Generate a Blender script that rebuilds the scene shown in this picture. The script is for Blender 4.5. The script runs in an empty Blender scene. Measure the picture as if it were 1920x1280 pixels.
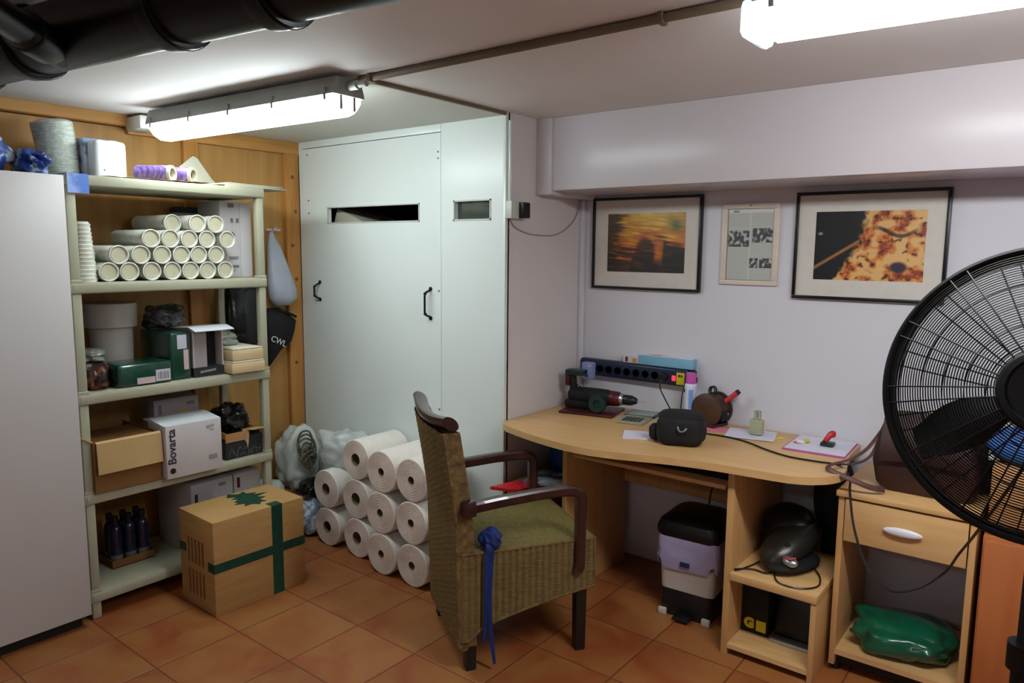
import bpy, bmesh, math, random
from mathutils import Vector, Matrix, noise
random.seed(7)
S = bpy.context.scene
COL = S.collection
PI = math.pi

# ---------------------------------------------------------------- camera
YAW, PITCH, ROLL = math.radians(38.119), math.radians(-7.129), math.radians(0.512)
fw = Vector((-math.sin(YAW)*math.cos(PITCH), math.cos(YAW)*math.cos(PITCH), math.sin(PITCH)))
rt = Vector((math.cos(YAW), math.sin(YAW), 0)); up = rt.cross(fw)
rt, up = rt*math.cos(ROLL)+up*math.sin(ROLL), up*math.cos(ROLL)-rt*math.sin(ROLL)
cam_d = bpy.data.cameras.new('camera'); cam = bpy.data.objects.new('camera', cam_d); COL.objects.link(cam)
cam_d.sensor_fit = 'HORIZONTAL'; cam_d.sensor_width = 36; cam_d.lens = 1372.5/1920*36; cam_d.clip_start = .02
cm = Matrix((rt, up, -fw)).transposed().to_4x4(); cm.translation = Vector((3.5638, -2.8318, 1.536))
cam.matrix_world = cm
S.camera = cam
# ---------------------------------------------------------------- light
w = bpy.data.worlds.new('world'); S.world = w; w.use_nodes = True
w.node_tree.nodes['Background'].inputs[0].default_value = (.02, .02, .022, 1)
w.node_tree.nodes['Background'].inputs[1].default_value = 1
LAMP_L, LAMP_R, FILL_B = 27.0, 47.0, 13.0            # emission of the two fluorescent diffusers and the added rear fill light
S.view_settings.view_transform = 'Standard'; S.view_settings.look = 'None'
S.view_settings.exposure = 0.0; S.view_settings.gamma = 1

# ---------------------------------------------------------------- materials
def lin(h):
    if not isinstance(h, str): return tuple(h)+(1,) if len(h) == 3 else h
    h = h.lstrip('#'); v = [int(h[i:i+2], 16)/255 for i in (0, 2, 4)]
    return tuple((x/12.92 if x <= .04045 else ((x+.055)/1.055)**2.4) for x in v)+(1,)
def mat(name, c1, c2=None, ns=8, rough=.6, metal=0, bump=0, bs=None, stretch=(1,1,1), emit=None, es=1,
        trans=0, ior=1.45, alpha=1, coat=0, lo=.35, hi=.65, detail=4, dist=0, spec=.5, wave=None):
    m = bpy.data.materials.new(name); m.use_nodes = True; nt = m.node_tree; b = nt.nodes['Principled BSDF']
    b.inputs['Roughness'].default_value = rough; b.inputs['Metallic'].default_value = metal
    b.inputs['Transmission Weight'].default_value = trans; b.inputs['IOR'].default_value = ior
    b.inputs['Alpha'].default_value = alpha; b.inputs['Coat Weight'].default_value = coat
    b.inputs['Specular IOR Level'].default_value = spec
    tc = nt.nodes.new('ShaderNodeTexCoord'); mp = nt.nodes.new('ShaderNodeMapping'); mp.inputs['Scale'].default_value = stretch
    nt.links.new(tc.outputs['Object'], mp.inputs['Vector'])
    if c2 is None:
        a = lin(c1); c2 = tuple(min(1, x*.88) for x in a[:3])
    if wave:
        n = nt.nodes.new('ShaderNodeTexWave'); n.bands_direction = wave; n.inputs['Scale'].default_value = ns
        n.inputs['Distortion'].default_value = dist; n.inputs['Detail'].default_value = 2
    else:
        n = nt.nodes.new('ShaderNodeTexNoise'); n.inputs['Scale'].default_value = ns
        n.inputs['Detail'].default_value = detail; n.inputs['Distortion'].default_value = dist
    nt.links.new(mp.outputs[0], n.inputs['Vector'])
    r = nt.nodes.new('ShaderNodeValToRGB'); r.color_ramp.elements[0].position = lo; r.color_ramp.elements[1].position = hi
    r.color_ramp.elements[0].color = lin(c1); r.color_ramp.elements[1].color = lin(c2)
    nt.links.new(n.outputs['Fac'], r.inputs[0]); nt.links.new(r.outputs[0], b.inputs['Base Color'])
    if bump:
        n2 = nt.nodes.new('ShaderNodeTexNoise'); n2.inputs['Scale'].default_value = bs or ns*4; n2.inputs['Detail'].default_value = 3
        nt.links.new(mp.outputs[0], n2.inputs['Vector'])
        bp = nt.nodes.new('ShaderNodeBump'); bp.inputs['Strength'].default_value = bump; bp.inputs['Distance'].default_value = .004
        nt.links.new(n2.outputs['Fac'], bp.inputs['Height']); nt.links.new(bp.outputs[0], b.inputs['Normal'])
    if emit is not None:
        b.inputs['Emission Color'].default_value = lin(emit); b.inputs['Emission Strength'].default_value = es
    return m
def tile_mat():
    m = bpy.data.materials.new('terracotta_tiles'); m.use_nodes = True; nt = m.node_tree; N = nt.nodes; L = nt.links
    b = N['Principled BSDF']
    tc = N.new('ShaderNodeTexCoord'); sep = N.new('ShaderNodeSeparateXYZ'); L.new(tc.outputs['Object'], sep.inputs[0])
    def M(op, a, b2=None):
        n = N.new('ShaderNodeMath'); n.operation = op
        for i, v in enumerate((a, b2)):
            if v is None: continue
            if hasattr(v, 'links'): L.new(v, n.inputs[i])
            else: n.inputs[i].default_value = v
        return n.outputs[0]
    T = .333; g = []; cells = []
    for ax, o in ((0, .6547), (1, -1.6497)):
        s = M('DIVIDE', M('SUBTRACT', sep.outputs[ax], o), T)
        fr = M('FRACT', s); cells.append(M('FLOOR', s))
        g.append(M('MINIMUM', fr, M('SUBTRACT', 1.0, fr)))
    d = M('MINIMUM', g[0], g[1])
    mr = N.new('ShaderNodeMapRange'); mr.interpolation_type = 'SMOOTHSTEP'; L.new(d, mr.inputs[0]); mr.inputs[1].default_value = .004; mr.inputs[2].default_value = .013
    cmb = N.new('ShaderNodeCombineXYZ'); L.new(cells[0], cmb.inputs[0]); L.new(cells[1], cmb.inputs[1])
    wn = N.new('ShaderNodeTexWhiteNoise'); L.new(cmb.outputs[0], wn.inputs[0])
    sc = N.new('ShaderNodeVectorMath'); sc.operation = 'SCALE'; L.new(wn.outputs['Color'], sc.inputs[0]); sc.inputs[3].default_value = 9
    ad = N.new('ShaderNodeVectorMath'); L.new(tc.outputs['Object'], ad.inputs[0]); L.new(sc.outputs[0], ad.inputs[1])
    n = N.new('ShaderNodeTexNoise'); n.inputs['Scale'].default_value = 4.2; n.inputs['Detail'].default_value = 3; n.inputs['Distortion'].default_value = .6
    L.new(ad.outputs[0], n.inputs['Vector'])
    r = N.new('ShaderNodeValToRGB'); e = r.color_ramp.elements
    e[0].position = .3; e[0].color = lin('#8a4522'); e[1].position = .68; e[1].color = lin('#986536')
    x = e.new(.48); x.color = lin('#93572d')
    L.new(n.outputs['Fac'], r.inputs[0])
    hsv = N.new('ShaderNodeHueSaturation'); L.new(r.outputs[0], hsv.inputs['Color'])
    L.new(M('ADD', M('MULTIPLY', wn.outputs['Value'], .16), .92), hsv.inputs['Value'])
    mx = N.new('ShaderNodeMix'); mx.data_type = 'RGBA'; L.new(mr.outputs[0], mx.inputs[0])
    mx.inputs[6].default_value = lin('#6b3a20'); L.new(hsv.outputs[0], mx.inputs[7])
    L.new(mx.outputs[2], b.inputs['Base Color'])
    n3 = N.new('ShaderNodeTexNoise'); n3.inputs['Scale'].default_value = 14; L.new(tc.outputs['Object'], n3.inputs['Vector'])
    L.new(M('ADD', M('MULTIPLY', n3.outputs['Fac'], .25), .32), b.inputs['Roughness'])
    bp = N.new('ShaderNodeBump'); bp.inputs['Strength'].default_value = .5; bp.inputs['Distance'].default_value = .003
    L.new(M('ADD', mr.outputs[0], M('MULTIPLY', n.outputs['Fac'], .3)), bp.inputs['Height']); L.new(bp.outputs[0], b.inputs['Normal'])
    return m
def attr_mat(name, rough=.35):
    m = bpy.data.materials.new(name); m.use_nodes = True; nt = m.node_tree; b = nt.nodes['Principled BSDF']
    a = nt.nodes.new('ShaderNodeVertexColor'); a.layer_name = 'print'
    nt.links.new(a.outputs[0], b.inputs['Base Color']); b.inputs['Roughness'].default_value = rough
    return m

M = {}
M['tile'] = tile_mat()
M['lilac'] = mat('lilac_wall_paint', '#d2d1d9', '#cecdd5', 1.5, .55, bump=.08, bs=60)
M['alcove'] = mat('pinkish_wall_paint', '#d8d3d3', '#d3cdcd', 1.5, .55, bump=.08, bs=60)
M['soffit'] = mat('soffit_paint', '#cfc9cd', '#cbc5c9', 1.5, .3, bump=.03, bs=30)
M['ceil'] = mat('ceiling_paint', '#e6e4e2', '#dedbd8', 1.3, .7, bump=.15, bs=20, detail=6)
M['ceil2'] = mat('ceiling_board', '#cfcfc6', '#c9c9c0', 1.3, .6, bump=.05, bs=20)
M['panel'] = mat('white_gloss_board', '#dfe6e3', '#dbe3df', 1.2, .28, bump=.02, bs=12)
M['ply'] = mat('plywood', '#bd8f50', '#ae8044', 3, .55, stretch=(1, 6, .5), dist=.6)
M['batten'] = mat('pine_batten', '#c28a48', '#a96f30', 3, .5, stretch=(4, 6, .6), dist=1.2, lo=.3, hi=.75)
M['battenh'] = mat('pine_batten_across', '#c69250', '#b27c3a', 3, .5, stretch=(4, .6, 6), dist=1)
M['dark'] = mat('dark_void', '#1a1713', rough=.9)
M['wardrobe'] = mat('grey_white_laminate', '#c4c0be', '#c0bcba', 1, .4)
M['kick'] = mat('black_plinth', '#15130f', rough=.7)
M['shelf'] = mat('beige_shelf_plastic', '#a9a790', '#a19f88', 4, .5, bump=.1, bs=80)
M['beech'] = mat('beech_laminate', '#d0a873', '#c89e68', 6, .38, stretch=(.5, 5, 5), dist=.8)
M['beechv'] = mat('beech_laminate_upright', '#c79c68', '#bf925c', 6, .42, stretch=(5, 5, .5), dist=.8)
M['orange'] = mat('orange_wood', '#b0683a', '#a55d30', 3, .5, stretch=(4, 4, .4), dist=.6)
M['peach'] = mat('peach_carton', '#b98a5c', '#ad7c4e', 3, .6)
M['black'] = mat('black_plastic', '#0e0f10', '#16171a', 10, .35)
M['blackm'] = mat('black_matte', '#0a0a0a', '#101010', 20, .75, bump=.2)
M['fan'] = mat('fan_black_paint', '#0a0b0c', '#0e1011', 10, .5, spec=.35)
M['pipe'] = mat('black_pvc', '#08090b', '#0c0d10', 4, .36, spec=.4)
M['rubber'] = mat('rubber_black', '#060606', rough=.6)
M['conduit'] = mat('brown_grey_conduit', '#7a6a55', '#6f604c', 8, .6)
M['lampgrey'] = mat('lamp_housing_grey', '#9a9d98', '#90938e', 6, .5)
M['glowL'] = mat('lit_diffuser_left', '#ffffff', rough=.4, emit=(.88, 1.0, 1.02), es=LAMP_L)
M['glowR'] = mat('lit_diffuser_right', '#ffffff', rough=.4, emit=(.96, .985, 1.0), es=LAMP_R)
M['glowFill'] = mat('fill_diffuser_rear', '#ffffff', rough=.4, emit=(.97, 1.0, 1.0), es=FILL_B)
M['acry'] = mat('clear_acrylic_end', '#dfe8f4', rough=.15, trans=.5)
M['paper'] = mat('paper_roll', '#e2dcd4', '#dcd5cc', 20, .85, bump=.3, bs=120)
M['paperface'] = mat('paper_roll_face', '#d6c8bc', '#cdbfb2', 40, .9, bump=.4, bs=200)
M['core'] = mat('cardboard_core', '#6d5c4a', rough=.9)
M['carton'] = mat('brown_carton', '#b18a55', '#a8804b', 6, .75, stretch=(1, 1, 8))
M['cartonl'] = mat('light_carton', '#c3a472', '#b99864', 4, .75)
M['cartond'] = mat('dark_carton', '#80582c', '#744e26', 5, .8)
M['tapeg'] = mat('green_tape', '#0f4436', '#0c382d', 30, .4, bump=.2)
M['ink'] = mat('dark_ink', '#2a2a2e', rough=.7)
M['inkg'] = mat('grey_ink', '#77757a', rough=.8)
M['inkw'] = mat('white_ink', '#d8d8d8', rough=.6)
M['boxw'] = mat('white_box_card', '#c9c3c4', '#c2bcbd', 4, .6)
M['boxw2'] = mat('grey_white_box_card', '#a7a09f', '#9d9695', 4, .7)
M['cup'] = mat('clear_wrapped_cups', '#d8d8ce', '#cbcbbd', 30, .25, bump=.5, bs=50, coat=.4)
M['cupin'] = mat('cup_base_beige', '#c6c1aa', '#bab499', 14, .35)
M['green'] = mat('dark_green_wrap', '#0d3024', '#154736', 7, .25, bump=.5, bs=25, coat=.5)
M['label'] = mat('label_white', '#c9c6d4', rough=.5)
M['labelp'] = mat('label_pink', '#c9b3b6', rough=.5)
M['bucket'] = mat('white_tub_plastic', '#c2beb6', '#bab6ae', 5, .4)
M['napkin'] = mat('napkin_tan', '#d2b98f', '#c8ad80', 10, .7, stretch=(1, 1, 20))
M['napkint'] = mat('napkin_white', '#dbd6c6', rough=.7)
M['greyfilm'] = mat('grey_plastic_film', '#8b8f84', '#6c7068', 12, .25, bump=.8, bs=40, coat=.5)
M['darkfilm'] = mat('dark_shiny_film', '#1f2020', '#5c5e62', 22, .2, bump=1, bs=50, coat=.6, lo=.45, hi=.7)
M['junk'] = mat('mixed_colour_wrappers', '#2a2422', '#7b4a3a', 30, .3, bump=1, bs=60, lo=.45, hi=.62)
M['blacks'] = mat('black_shiny_bag', '#070809', '#0c0d0f', 8, .22, bump=.5, bs=20)
M['whitebag'] = mat('white_carrier_bag', '#b9c0cc', '#aab2c0', 6, .35, bump=.4, bs=18)
M['palebag'] = mat('pale_plastic_bag', '#d0d8d3', '#c2cac4', 6, .3, bump=.6, bs=18)
M['clearfilm'] = mat('clear_crumpled_film', '#e2e8e6', '#d2d9d7', 12, .2, bump=1, bs=30, alpha=.55, coat=.5)
M['rope'] = mat('grey_green_rope', '#6b6a55', '#3c3c33', 60, .8)
M['bluebag'] = mat('blue_white_print_bag', '#16357e', '#9fb2c6', 9, .35, bump=.6, bs=20, lo=.5, hi=.6, dist=1.5)
M['mesh'] = mat('ribbed_clear_wrap', '#bac3ba', '#d0d6ce', 40, .25, bump=.8, bs=70, coat=.5, stretch=(1, 1, 2))
M['bluew'] = mat('blue_white_liner', '#7f93ad', '#c6ccd6', 30, .4, lo=.45, hi=.55)
M['whiteg'] = mat('gloss_white_plastic', '#dfe2e8', rough=.25)
M['purple'] = mat('purple_print_film', '#432c78', '#8570a8', 25, .3, stretch=(1, 6, 1))
M['cream'] = mat('cream_core', '#b5ad96', rough=.8)
M['paper2'] = mat('paper_sheet', '#aba896', '#a29e8c', 6, .8)
M['kraft'] = mat('kraft_paper_scraps', '#c9b48e', '#8f6f4e', 14, .8, lo=.5, hi=.65)
M['bluetag'] = mat('blue_card', '#4a72c0', '#86a0d8', 9, .4, lo=.45, hi=.55)
M['wick'] = mat('wicker_olive', '#65522c', '#84703f', 26, .65, bump=.7, bs=160, stretch=(1, 1, 7), lo=.3, hi=.7)
M['wickseat'] = mat('wicker_seat_weave', '#5f5528', '#7b6e3a', 70, .7, bump=1, bs=220, lo=.3, hi=.7)
M['wickedge'] = mat('wicker_edge_weave', '#4f3a1e', '#7d6436', 40, .65, bump=.8, bs=160, lo=.3, hi=.7)
M['mahog'] = mat('dark_mahogany', '#2a1412', '#3a1d1a', 8, .28, stretch=(3, 3, .6), coat=.3)
M['legw'] = mat('near_black_wood', '#16100d', '#1d1512', 8, .45)
M['bluer'] = mat('royal_blue_cloth', '#0c2c74', '#081f55', 20, .7, bump=.4)
M['bin'] = mat('cream_bin_plastic', '#bdb4aa', '#b6ada3', 5, .45)
M['liner'] = mat('lavender_liner', '#a9a4c4', '#9a94b8', 10, .35, bump=.7, bs=20)
M['linerb'] = mat('navy_print', '#27305f', rough=.5)
M['gunmetal'] = mat('dark_silver_shell', '#34332f', '#3f3d38', 6, .3, metal=.6)
M['silver'] = mat('silver', '#b9bcc0', rough=.3, metal=.8)
M['red'] = mat('red_plastic', '#c0262c', '#b02026', 8, .35)
M['redd'] = mat('dark_red_plastic', '#4c1013', rough=.4)
M['yellow'] = mat('yellow_card', '#d8c81e', rough=.5)
M['bag_green'] = mat('green_carrier_bag', '#0d5a3d', '#094430', 7, .25, bump=.9, bs=14, coat=.4)
M['leather'] = mat('brown_leather', '#2e1814', '#3b211c', 9, .5, bump=.3)
M['strap'] = mat('leather_strap', '#4a2e2a', '#5a3a34', 20, .5)
M['leatherb'] = mat('brown_organiser_leather', '#43291b', '#4e3122', 12, .5, bump=.2)
M['pad'] = mat('burgundy_leather_pad', '#3c1618', '#4a1c1e', 12, .35)
M['bluec'] = mat('blue_cloth', '#2c5aa0', '#4474b8', 7, .7, bump=.4)
M['strip'] = mat('navy_power_strip', '#1d2a44', '#1a2640', 10, .35)
M['stripw'] = mat('pale_blue_charger', '#8c9ccc', rough=.4)
M['ledb'] = mat('blue_led', '#ffffff', emit=(.6, .8, 1), es=6)
M['ledr'] = mat('red_switch_lit', '#ff2a3a', emit=(1, .03, .06), es=1.6)
M['aqua'] = mat('light_blue_card', '#6fa6c4', '#7db2cc', 8, .5)
M['pink'] = mat('pink_cap', '#c659b0', rough=.35)
M['canw'] = mat('spray_can_white', '#cfd6ea', rough=.3)
M['canb'] = mat('spray_can_blue', '#7f9fdc', rough=.3)
M['glass'] = mat('greenish_glass', '#dfe6cf', rough=.05, trans=.85, ior=1.45)
M['pane'] = mat('vent_glass', '#5f6860', rough=.08, trans=.5, spec=.8)
M['perf'] = mat('pale_perfume', '#b9bd9c', rough=.15, trans=.3)
M['framebk'] = mat('black_frame_wood', '#0d0c10', rough=.35)
M['mount'] = mat('picture_mount', '#cdc8c0', '#c8c3bb', 20, .6)
M['clipf'] = mat('cream_clip_frame', '#d6c8bb', '#cfc0b4', 12, .4)
M['pinkp'] = mat('pink_paper', '#dd7f93', rough=.7)
M['mag'] = mat('magenta_edge', '#b5468c', rough=.6)
M['pwhite'] = mat('white_note_paper', '#d4d2e0', '#cbc9da', 20, .7)
M['calc'] = mat('calculator_grey', '#9a9784', '#8f8c7a', 20, .5)
M['lcd'] = mat('calculator_lid', '#8f9a98', rough=.2)
M['teal'] = mat('dark_teal_plastic', '#12302c', rough=.35)
M['magaz'] = mat('magazine_cover', '#2e4250', '#a3adb8', 12, .25, lo=.42, hi=.6)
M['bluef'] = mat('blue_folder', '#1b4a8e', '#16407c', 8, .4)
M['handle'] = mat('black_iron', '#101418', rough=.35, metal=.4)
M['bottle'] = mat('dark_violet_bottle', '#17142a', '#242038', 20, .15)
M['bottlecap'] = mat('grey_bottle_base', '#6b6a66', rough=.4)
M['screw'] = mat('grey_screw', '#6e6e6a', rough=.4, metal=.6)
M['sock'] = mat('white_socket', '#c9ccc2', rough=.4)
M['cablew'] = mat('wall_painted_cable', '#a09096', rough=.6)
M['print'] = attr_mat('printed_picture')
M['smudge'] = mat('wall_smudge', '#7d6f6c', rough=.8)

# ---------------------------------------------------------------- mesh builder
def cat(pts, n=8):
    P = [Vector(p) for p in pts]
    if len(P) < 3: return P
    out = []
    Q = [P[0]*2-P[1]]+P+[P[-1]*2-P[-2]]
    for i in range(1, len(Q)-2):
        a, b, c, d = Q[i-1:i+3]
        for k in range(n):
            t = k/n
            out.append(.5*((2*b)+(c-a)*t+(2*a-5*b+4*c-d)*t*t+(3*b-a-3*c+d)*t**3))
    out.append(P[-1]); return out
class MB:
    def __init__(s): s.bm = bmesh.new(); s.mi = 0
    def _fin(s, n0):
        s.bm.faces.ensure_lookup_table()
        for f in s.bm.faces[n0:]: f.material_index = s.mi
    def box(s, x0, y0, z0, x1, y1, z1, bev=0, R=None, seg=2):
        n0 = len(s.bm.faces)
        r = bmesh.ops.create_cube(s.bm, size=1)
        for v in r['verts']:
            v.co = Vector(((x0+x1)/2+v.co.x*(x1-x0), (y0+y1)/2+v.co.y*(y1-y0), (z0+z1)/2+v.co.z*(z1-z0)))
        vs = r['verts']
        if bev:
            es = list({e for v in vs for e in v.link_edges})
            q = bmesh.ops.bevel(s.bm, geom=es, offset=bev, segments=seg, affect='EDGES', profile=.5)
            vs = list({v for f in q['faces'] for v in f.verts} | {v for v in vs if v.is_valid})
        if R: bmesh.ops.transform(s.bm, matrix=R, verts=vs)
        s._fin(n0); return s
    def loop(s, rings, closed=True, cap=True):
        n0 = len(s.bm.faces)
        V = [[s.bm.verts.new(p) for p in r] for r in rings]
        for a, b in zip(V, V[1:]):
            n = len(a)
            for i in range(n if closed else n-1):
                j = (i+1) % n
                try: s.bm.faces.new((a[i], a[j], b[j], b[i]))
                except ValueError: pass
        if cap:
            for r in (V[0][::-1], V[-1]):
                try: s.bm.faces.new(r)
                except ValueError: pass
        s._fin(n0); return s
    def lathe(s, prof, c=(0,0,0), axis=(0,0,1), seg=32, cap=True):
        a = Vector(axis).normalized(); u = a.orthogonal().normalized(); v = a.cross(u); c = Vector(c)
        s.loop([[c+a*h+(u*math.cos(t)+v*math.sin(t))*max(r, 1e-5) for t in [2*PI*k/seg for k in range(seg)]] for r, h in prof], True, cap); return s
    def cyl(s, p0, p1, r0, r1=None, seg=20, cap=True):
        p0 = Vector(p0); d = Vector(p1)-p0
        return s.lathe([(r0, 0), (r1 if r1 is not None else r0, d.length)], p0, d, seg, cap)
    def tube(s, pts, r, seg=8, smooth=6, flat=None, cap=True):
        P = cat(pts, smooth) if smooth else [Vector(p) for p in pts]
        t0 = (P[1]-P[0]).normalized(); u = t0.orthogonal().normalized()
        if flat is not None:
            f = Vector(flat); u = (f-t0*f.dot(t0)).normalized()
        rings = []
        for i, p in enumerate(P):
            t = (P[min(i+1, len(P)-1)]-P[max(i-1, 0)]).normalized()
            u = (u-t*u.dot(t)).normalized(); v = t.cross(u)
            rr = r(i/(len(P)-1)) if callable(r) else r
            ra, rb = (rr if isinstance(rr, tuple) else (rr, rr))
            rings.append([p+u*math.cos(2*PI*k/seg)*ra+v*math.sin(2*PI*k/seg)*rb for k in range(seg)])
        s.loop(rings, True, cap); return s
    def ring(s, Mx, R, h, r, seg=96, sd=5):
        n0 = len(s.bm.faces); V = []
        for i in range(seg):
            a = 2*PI*i/seg
            V.append([s.bm.verts.new(Mx @ Vector(((R+r*math.cos(2*PI*k/sd))*math.cos(a), (R+r*math.cos(2*PI*k/sd))*math.sin(a), h+r*math.sin(2*PI*k/sd)))) for k in range(sd)])
        for i in range(seg):
            A, B = V[i], V[(i+1) % seg]
            for k in range(sd): s.bm.faces.new((A[k], B[k], B[(k+1) % sd], A[(k+1) % sd]))
        s._fin(n0); return s
    def prism(s, pts, ax, a0, a1, bev=0):
        """pts 2D outline in the plane normal to ax (order xyz without ax)"""
        n0 = len(s.bm.faces)
        def P(p, a):
            q = list(p); q.insert('xyz'.index(ax), a); return Vector(q)
        A = [s.bm.verts.new(P(p, a0)) for p in pts]; B = [s.bm.verts.new(P(p, a1)) for p in pts]
        fs = [s.bm.faces.new(A[::-1]), s.bm.faces.new(B)]
        n = len(pts)
        for i in range(n): fs.append(s.bm.faces.new((A[i], A[(i+1) % n], B[(i+1) % n], B[i])))
        if bev:
            es = list({e for f in fs[:2] for e in f.edges})
            bmesh.ops.bevel(s.bm, geom=es, offset=bev, segments=2, affect='EDGES', profile=.5)
        s._fin(n0); return s
    def grid(s, fn, nu, nv, thick=0):
        n0 = len(s.bm.faces)
        V = [[s.bm.verts.new(fn(i/nu, j/nv)) for i in range(nu+1)] for j in range(nv+1)]
        for j in range(nv):
            for i in range(nu): s.bm.faces.new((V[j][i], V[j][i+1], V[j+1][i+1], V[j+1][i]))
        if thick:
            s.bm.normal_update()
            bmesh.ops.solidify(s.bm, geom=s.bm.faces[n0:], thickness=thick)
        s._fin(n0); return s
    def blob(s, c, rad, amp=.25, fq=6, seed=0, zmin=None, sub=4, sq=1.0, R=None):
        n0 = len(s.bm.faces)
        q = bmesh.ops.create_icosphere(s.bm, subdivisions=sub, radius=1)
        c = Vector(c); rad = Vector(rad)
        fq = min(fq, 6.5)
        for v in q['verts']:
            d = v.co.normalized()
            if sq < 1:
                d = Vector([math.copysign(abs(x)**sq, x) for x in d])
            q1 = abs(noise.noise(d*(.6+fq*.09)+Vector((seed, seed*2.3, 0))))
            q2 = abs(noise.noise(d*(1.0+fq*.30)+Vector((seed*1.7, 0, seed))))
            k = 1-amp*.30+amp*(1.15*q1+.38*q2)
            p = Vector((d.x*rad.x*k, d.y*rad.y*k, d.z*rad.z*k))
            if R: p = R @ p
            v.co = c+p
            if zmin is not None and v.co.z < zmin: v.co.z = zmin
        s._fin(n0); return s
    def build(s, name, mats, parent=None, local=False, ang=35, off=None, recalc=True):
        if recalc: bmesh.ops.recalc_face_normals(s.bm, faces=s.bm.faces)
        me = bpy.data.meshes.new(name)
        if parent is not None and not local:
            o = Vector((0, 0, 0)); p = parent
            while p is not None: o += p.location; p = p.parent
            bmesh.ops.translate(s.bm, vec=-o, verts=s.bm.verts)
        loc = Vector((0, 0, 0))
        if parent is None and off is None:
            xs = [v.co for v in s.bm.verts]
            loc = Vector(((min(v.x for v in xs)+max(v.x for v in xs))/2, (min(v.y for v in xs)+max(v.y for v in xs))/2, min(v.z for v in xs)))
            bmesh.ops.translate(s.bm, vec=-loc, verts=s.bm.verts)
        for f in s.bm.faces: f.smooth = True
        s.bm.to_mesh(me); s.bm.free()
        me.set_sharp_from_angle(angle=math.radians(ang))
        for m in (mats if isinstance(mats, (list, tuple)) else [mats]): me.materials.append(m)
        o = bpy.data.objects.new(name, me); COL.objects.link(o); o.location = loc
        if parent is not None: o.parent = parent
        return o
def tag(o, label, cat_, group=None, kind=None):
    o['label'] = label; o['category'] = cat_
    if group: o['group'] = group
    if kind: o['kind'] = kind
    return o
def thing(name, label, cat_, loc=(0,0,0), rotz=0, group=None):
    o = bpy.data.objects.new(name, None); COL.objects.link(o); o.location = loc; o.rotation_euler = (0, 0, rotz)
    o.empty_display_size = .05
    return tag(o, label, cat_, group)
def struct(name, mb, m, parent=None):
    if parent is not None: return mb.build(name, m, parent)
    o = mb.build(name, m, off=0); o['kind'] = 'structure'; return o
def B(*a, **k): return MB().box(*a, **k)
def dup(root, delta, label, rotz=None):
    r = root.copy(); COL.objects.link(r); r.location = root.location+Vector(delta); r['label'] = label
    for ch in list(root.children):
        c = ch.copy(); COL.objects.link(c); c.parent = r
        for g in list(ch.children):
            d = g.copy(); COL.objects.link(d); d.parent = c
    return r
def text(s, size, Mx, m, parent, name='lettering', ext=.0004, bold=0):
    cu = bpy.data.curves.new('t', 'FONT'); cu.body = s; cu.size = size; cu.extrude = ext; cu.offset = bold; cu.resolution_u = 3
    cu.align_x = 'CENTER'; cu.align_y = 'CENTER'
    ob = bpy.data.objects.new('t', cu); COL.objects.link(ob)
    dg = bpy.context.evaluated_depsgraph_get(); me = bpy.data.meshes.new_from_object(ob.evaluated_get(dg))
    bpy.data.objects.remove(ob)
    o_ = Vector((0, 0, 0)); p = parent
    while p is not None: o_ += p.location; p = p.parent
    me.transform(Matrix.Translation(-o_) @ Mx); me.materials.clear(); me.materials.append(m); me.name = name
    o = bpy.data.objects.new(name, me); COL.objects.link(o); o.parent = parent
    return o
def frameM(origin, xd, yd):
    x = Vector(xd).normalized(); y = Vector(yd).normalized(); z = x.cross(y)
    m = Matrix((x, y, z)).transposed().to_4x4(); m.translation = Vector(origin); return m
def FX(x, y, z, a=0):   # text on a +X facing surface
    return frameM((x, y, z), (0, math.cos(a), math.sin(a)), (0, -math.sin(a), math.cos(a)))
def FY(x, y, z, a=0):   # text on a -Y facing surface
    return frameM((x, y, z), (math.cos(a), 0, math.sin(a)), (-math.sin(a), 0, math.cos(a)))
ORD = ['first', 'second', 'third', 'fourth', 'fifth', 'sixth', 'seventh', 'eighth']

# ================================================================ setting
XR, YP, YW, ZC = 1.502, -.254, .367, 2.134
XE, YE = 5.3, -4.6
struct('floor', B(-.1, YE-.1, -.06, XE+.1, YW+.06, 0), M['tile'])
struct('ceiling', B(-.1, YE-.1, ZC, XE+.1, YW+.06, ZC+.06), M['ceil'])
struct('ceiling_board', B(.0, -1.062, ZC-.012, XR+.0, YP, ZC), M['ceil2'])['kind'] = 'structure'
struct('wall_back', B(XR-.06, YW, 0, XE+.1, YW+.06, ZC), M['lilac'])
struct('wall_alcove', B(XR-.05, YP+.012, 0, XR, YW, ZC), M['alcove'])
struct('wall_right', B(XE, YE, 0, XE+.06, YW, ZC), M['soffit'])
struct('wall_front', B(-.1, YE-.06, 0, XE+.06, YE, ZC), M['soffit'])
# left wall: plywood sheet between pine battens
struct('wall_left', B(-.06, YE, 0, -.035, YP, ZC), M['ply'])
struct('trim_1', B(-.035, -1.19, 2.088, .035, YE, 2.134, bev=.003), M['battenh'])
struct('trim_2', B(-.035, -1.19, 2.055, 0, YP+.002, 2.122, bev=.003), M['battenh'])
for i, (a, b) in enumerate(((-.925, -.85), (-.345, -.256), (-2.1, -2.02))):
    struct('trim_%d' % (3+i), B(-.035, a, 0, -.002, b, 2.056, bev=.003), M['batten'])
k = MB()
for (y, z) in ((-.30, 1.93), (-.285, 1.74), (-.31, 1.55), (-.29, 1.36), (-.305, .88), (-.88, 1.98)):
    k.lathe([(.011, 0), (.009, .0012), (.0001, .0014)], (-.002, y, z), (1, 0, 0), 12)
struct('trim_6', k, M['cartond'])
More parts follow.
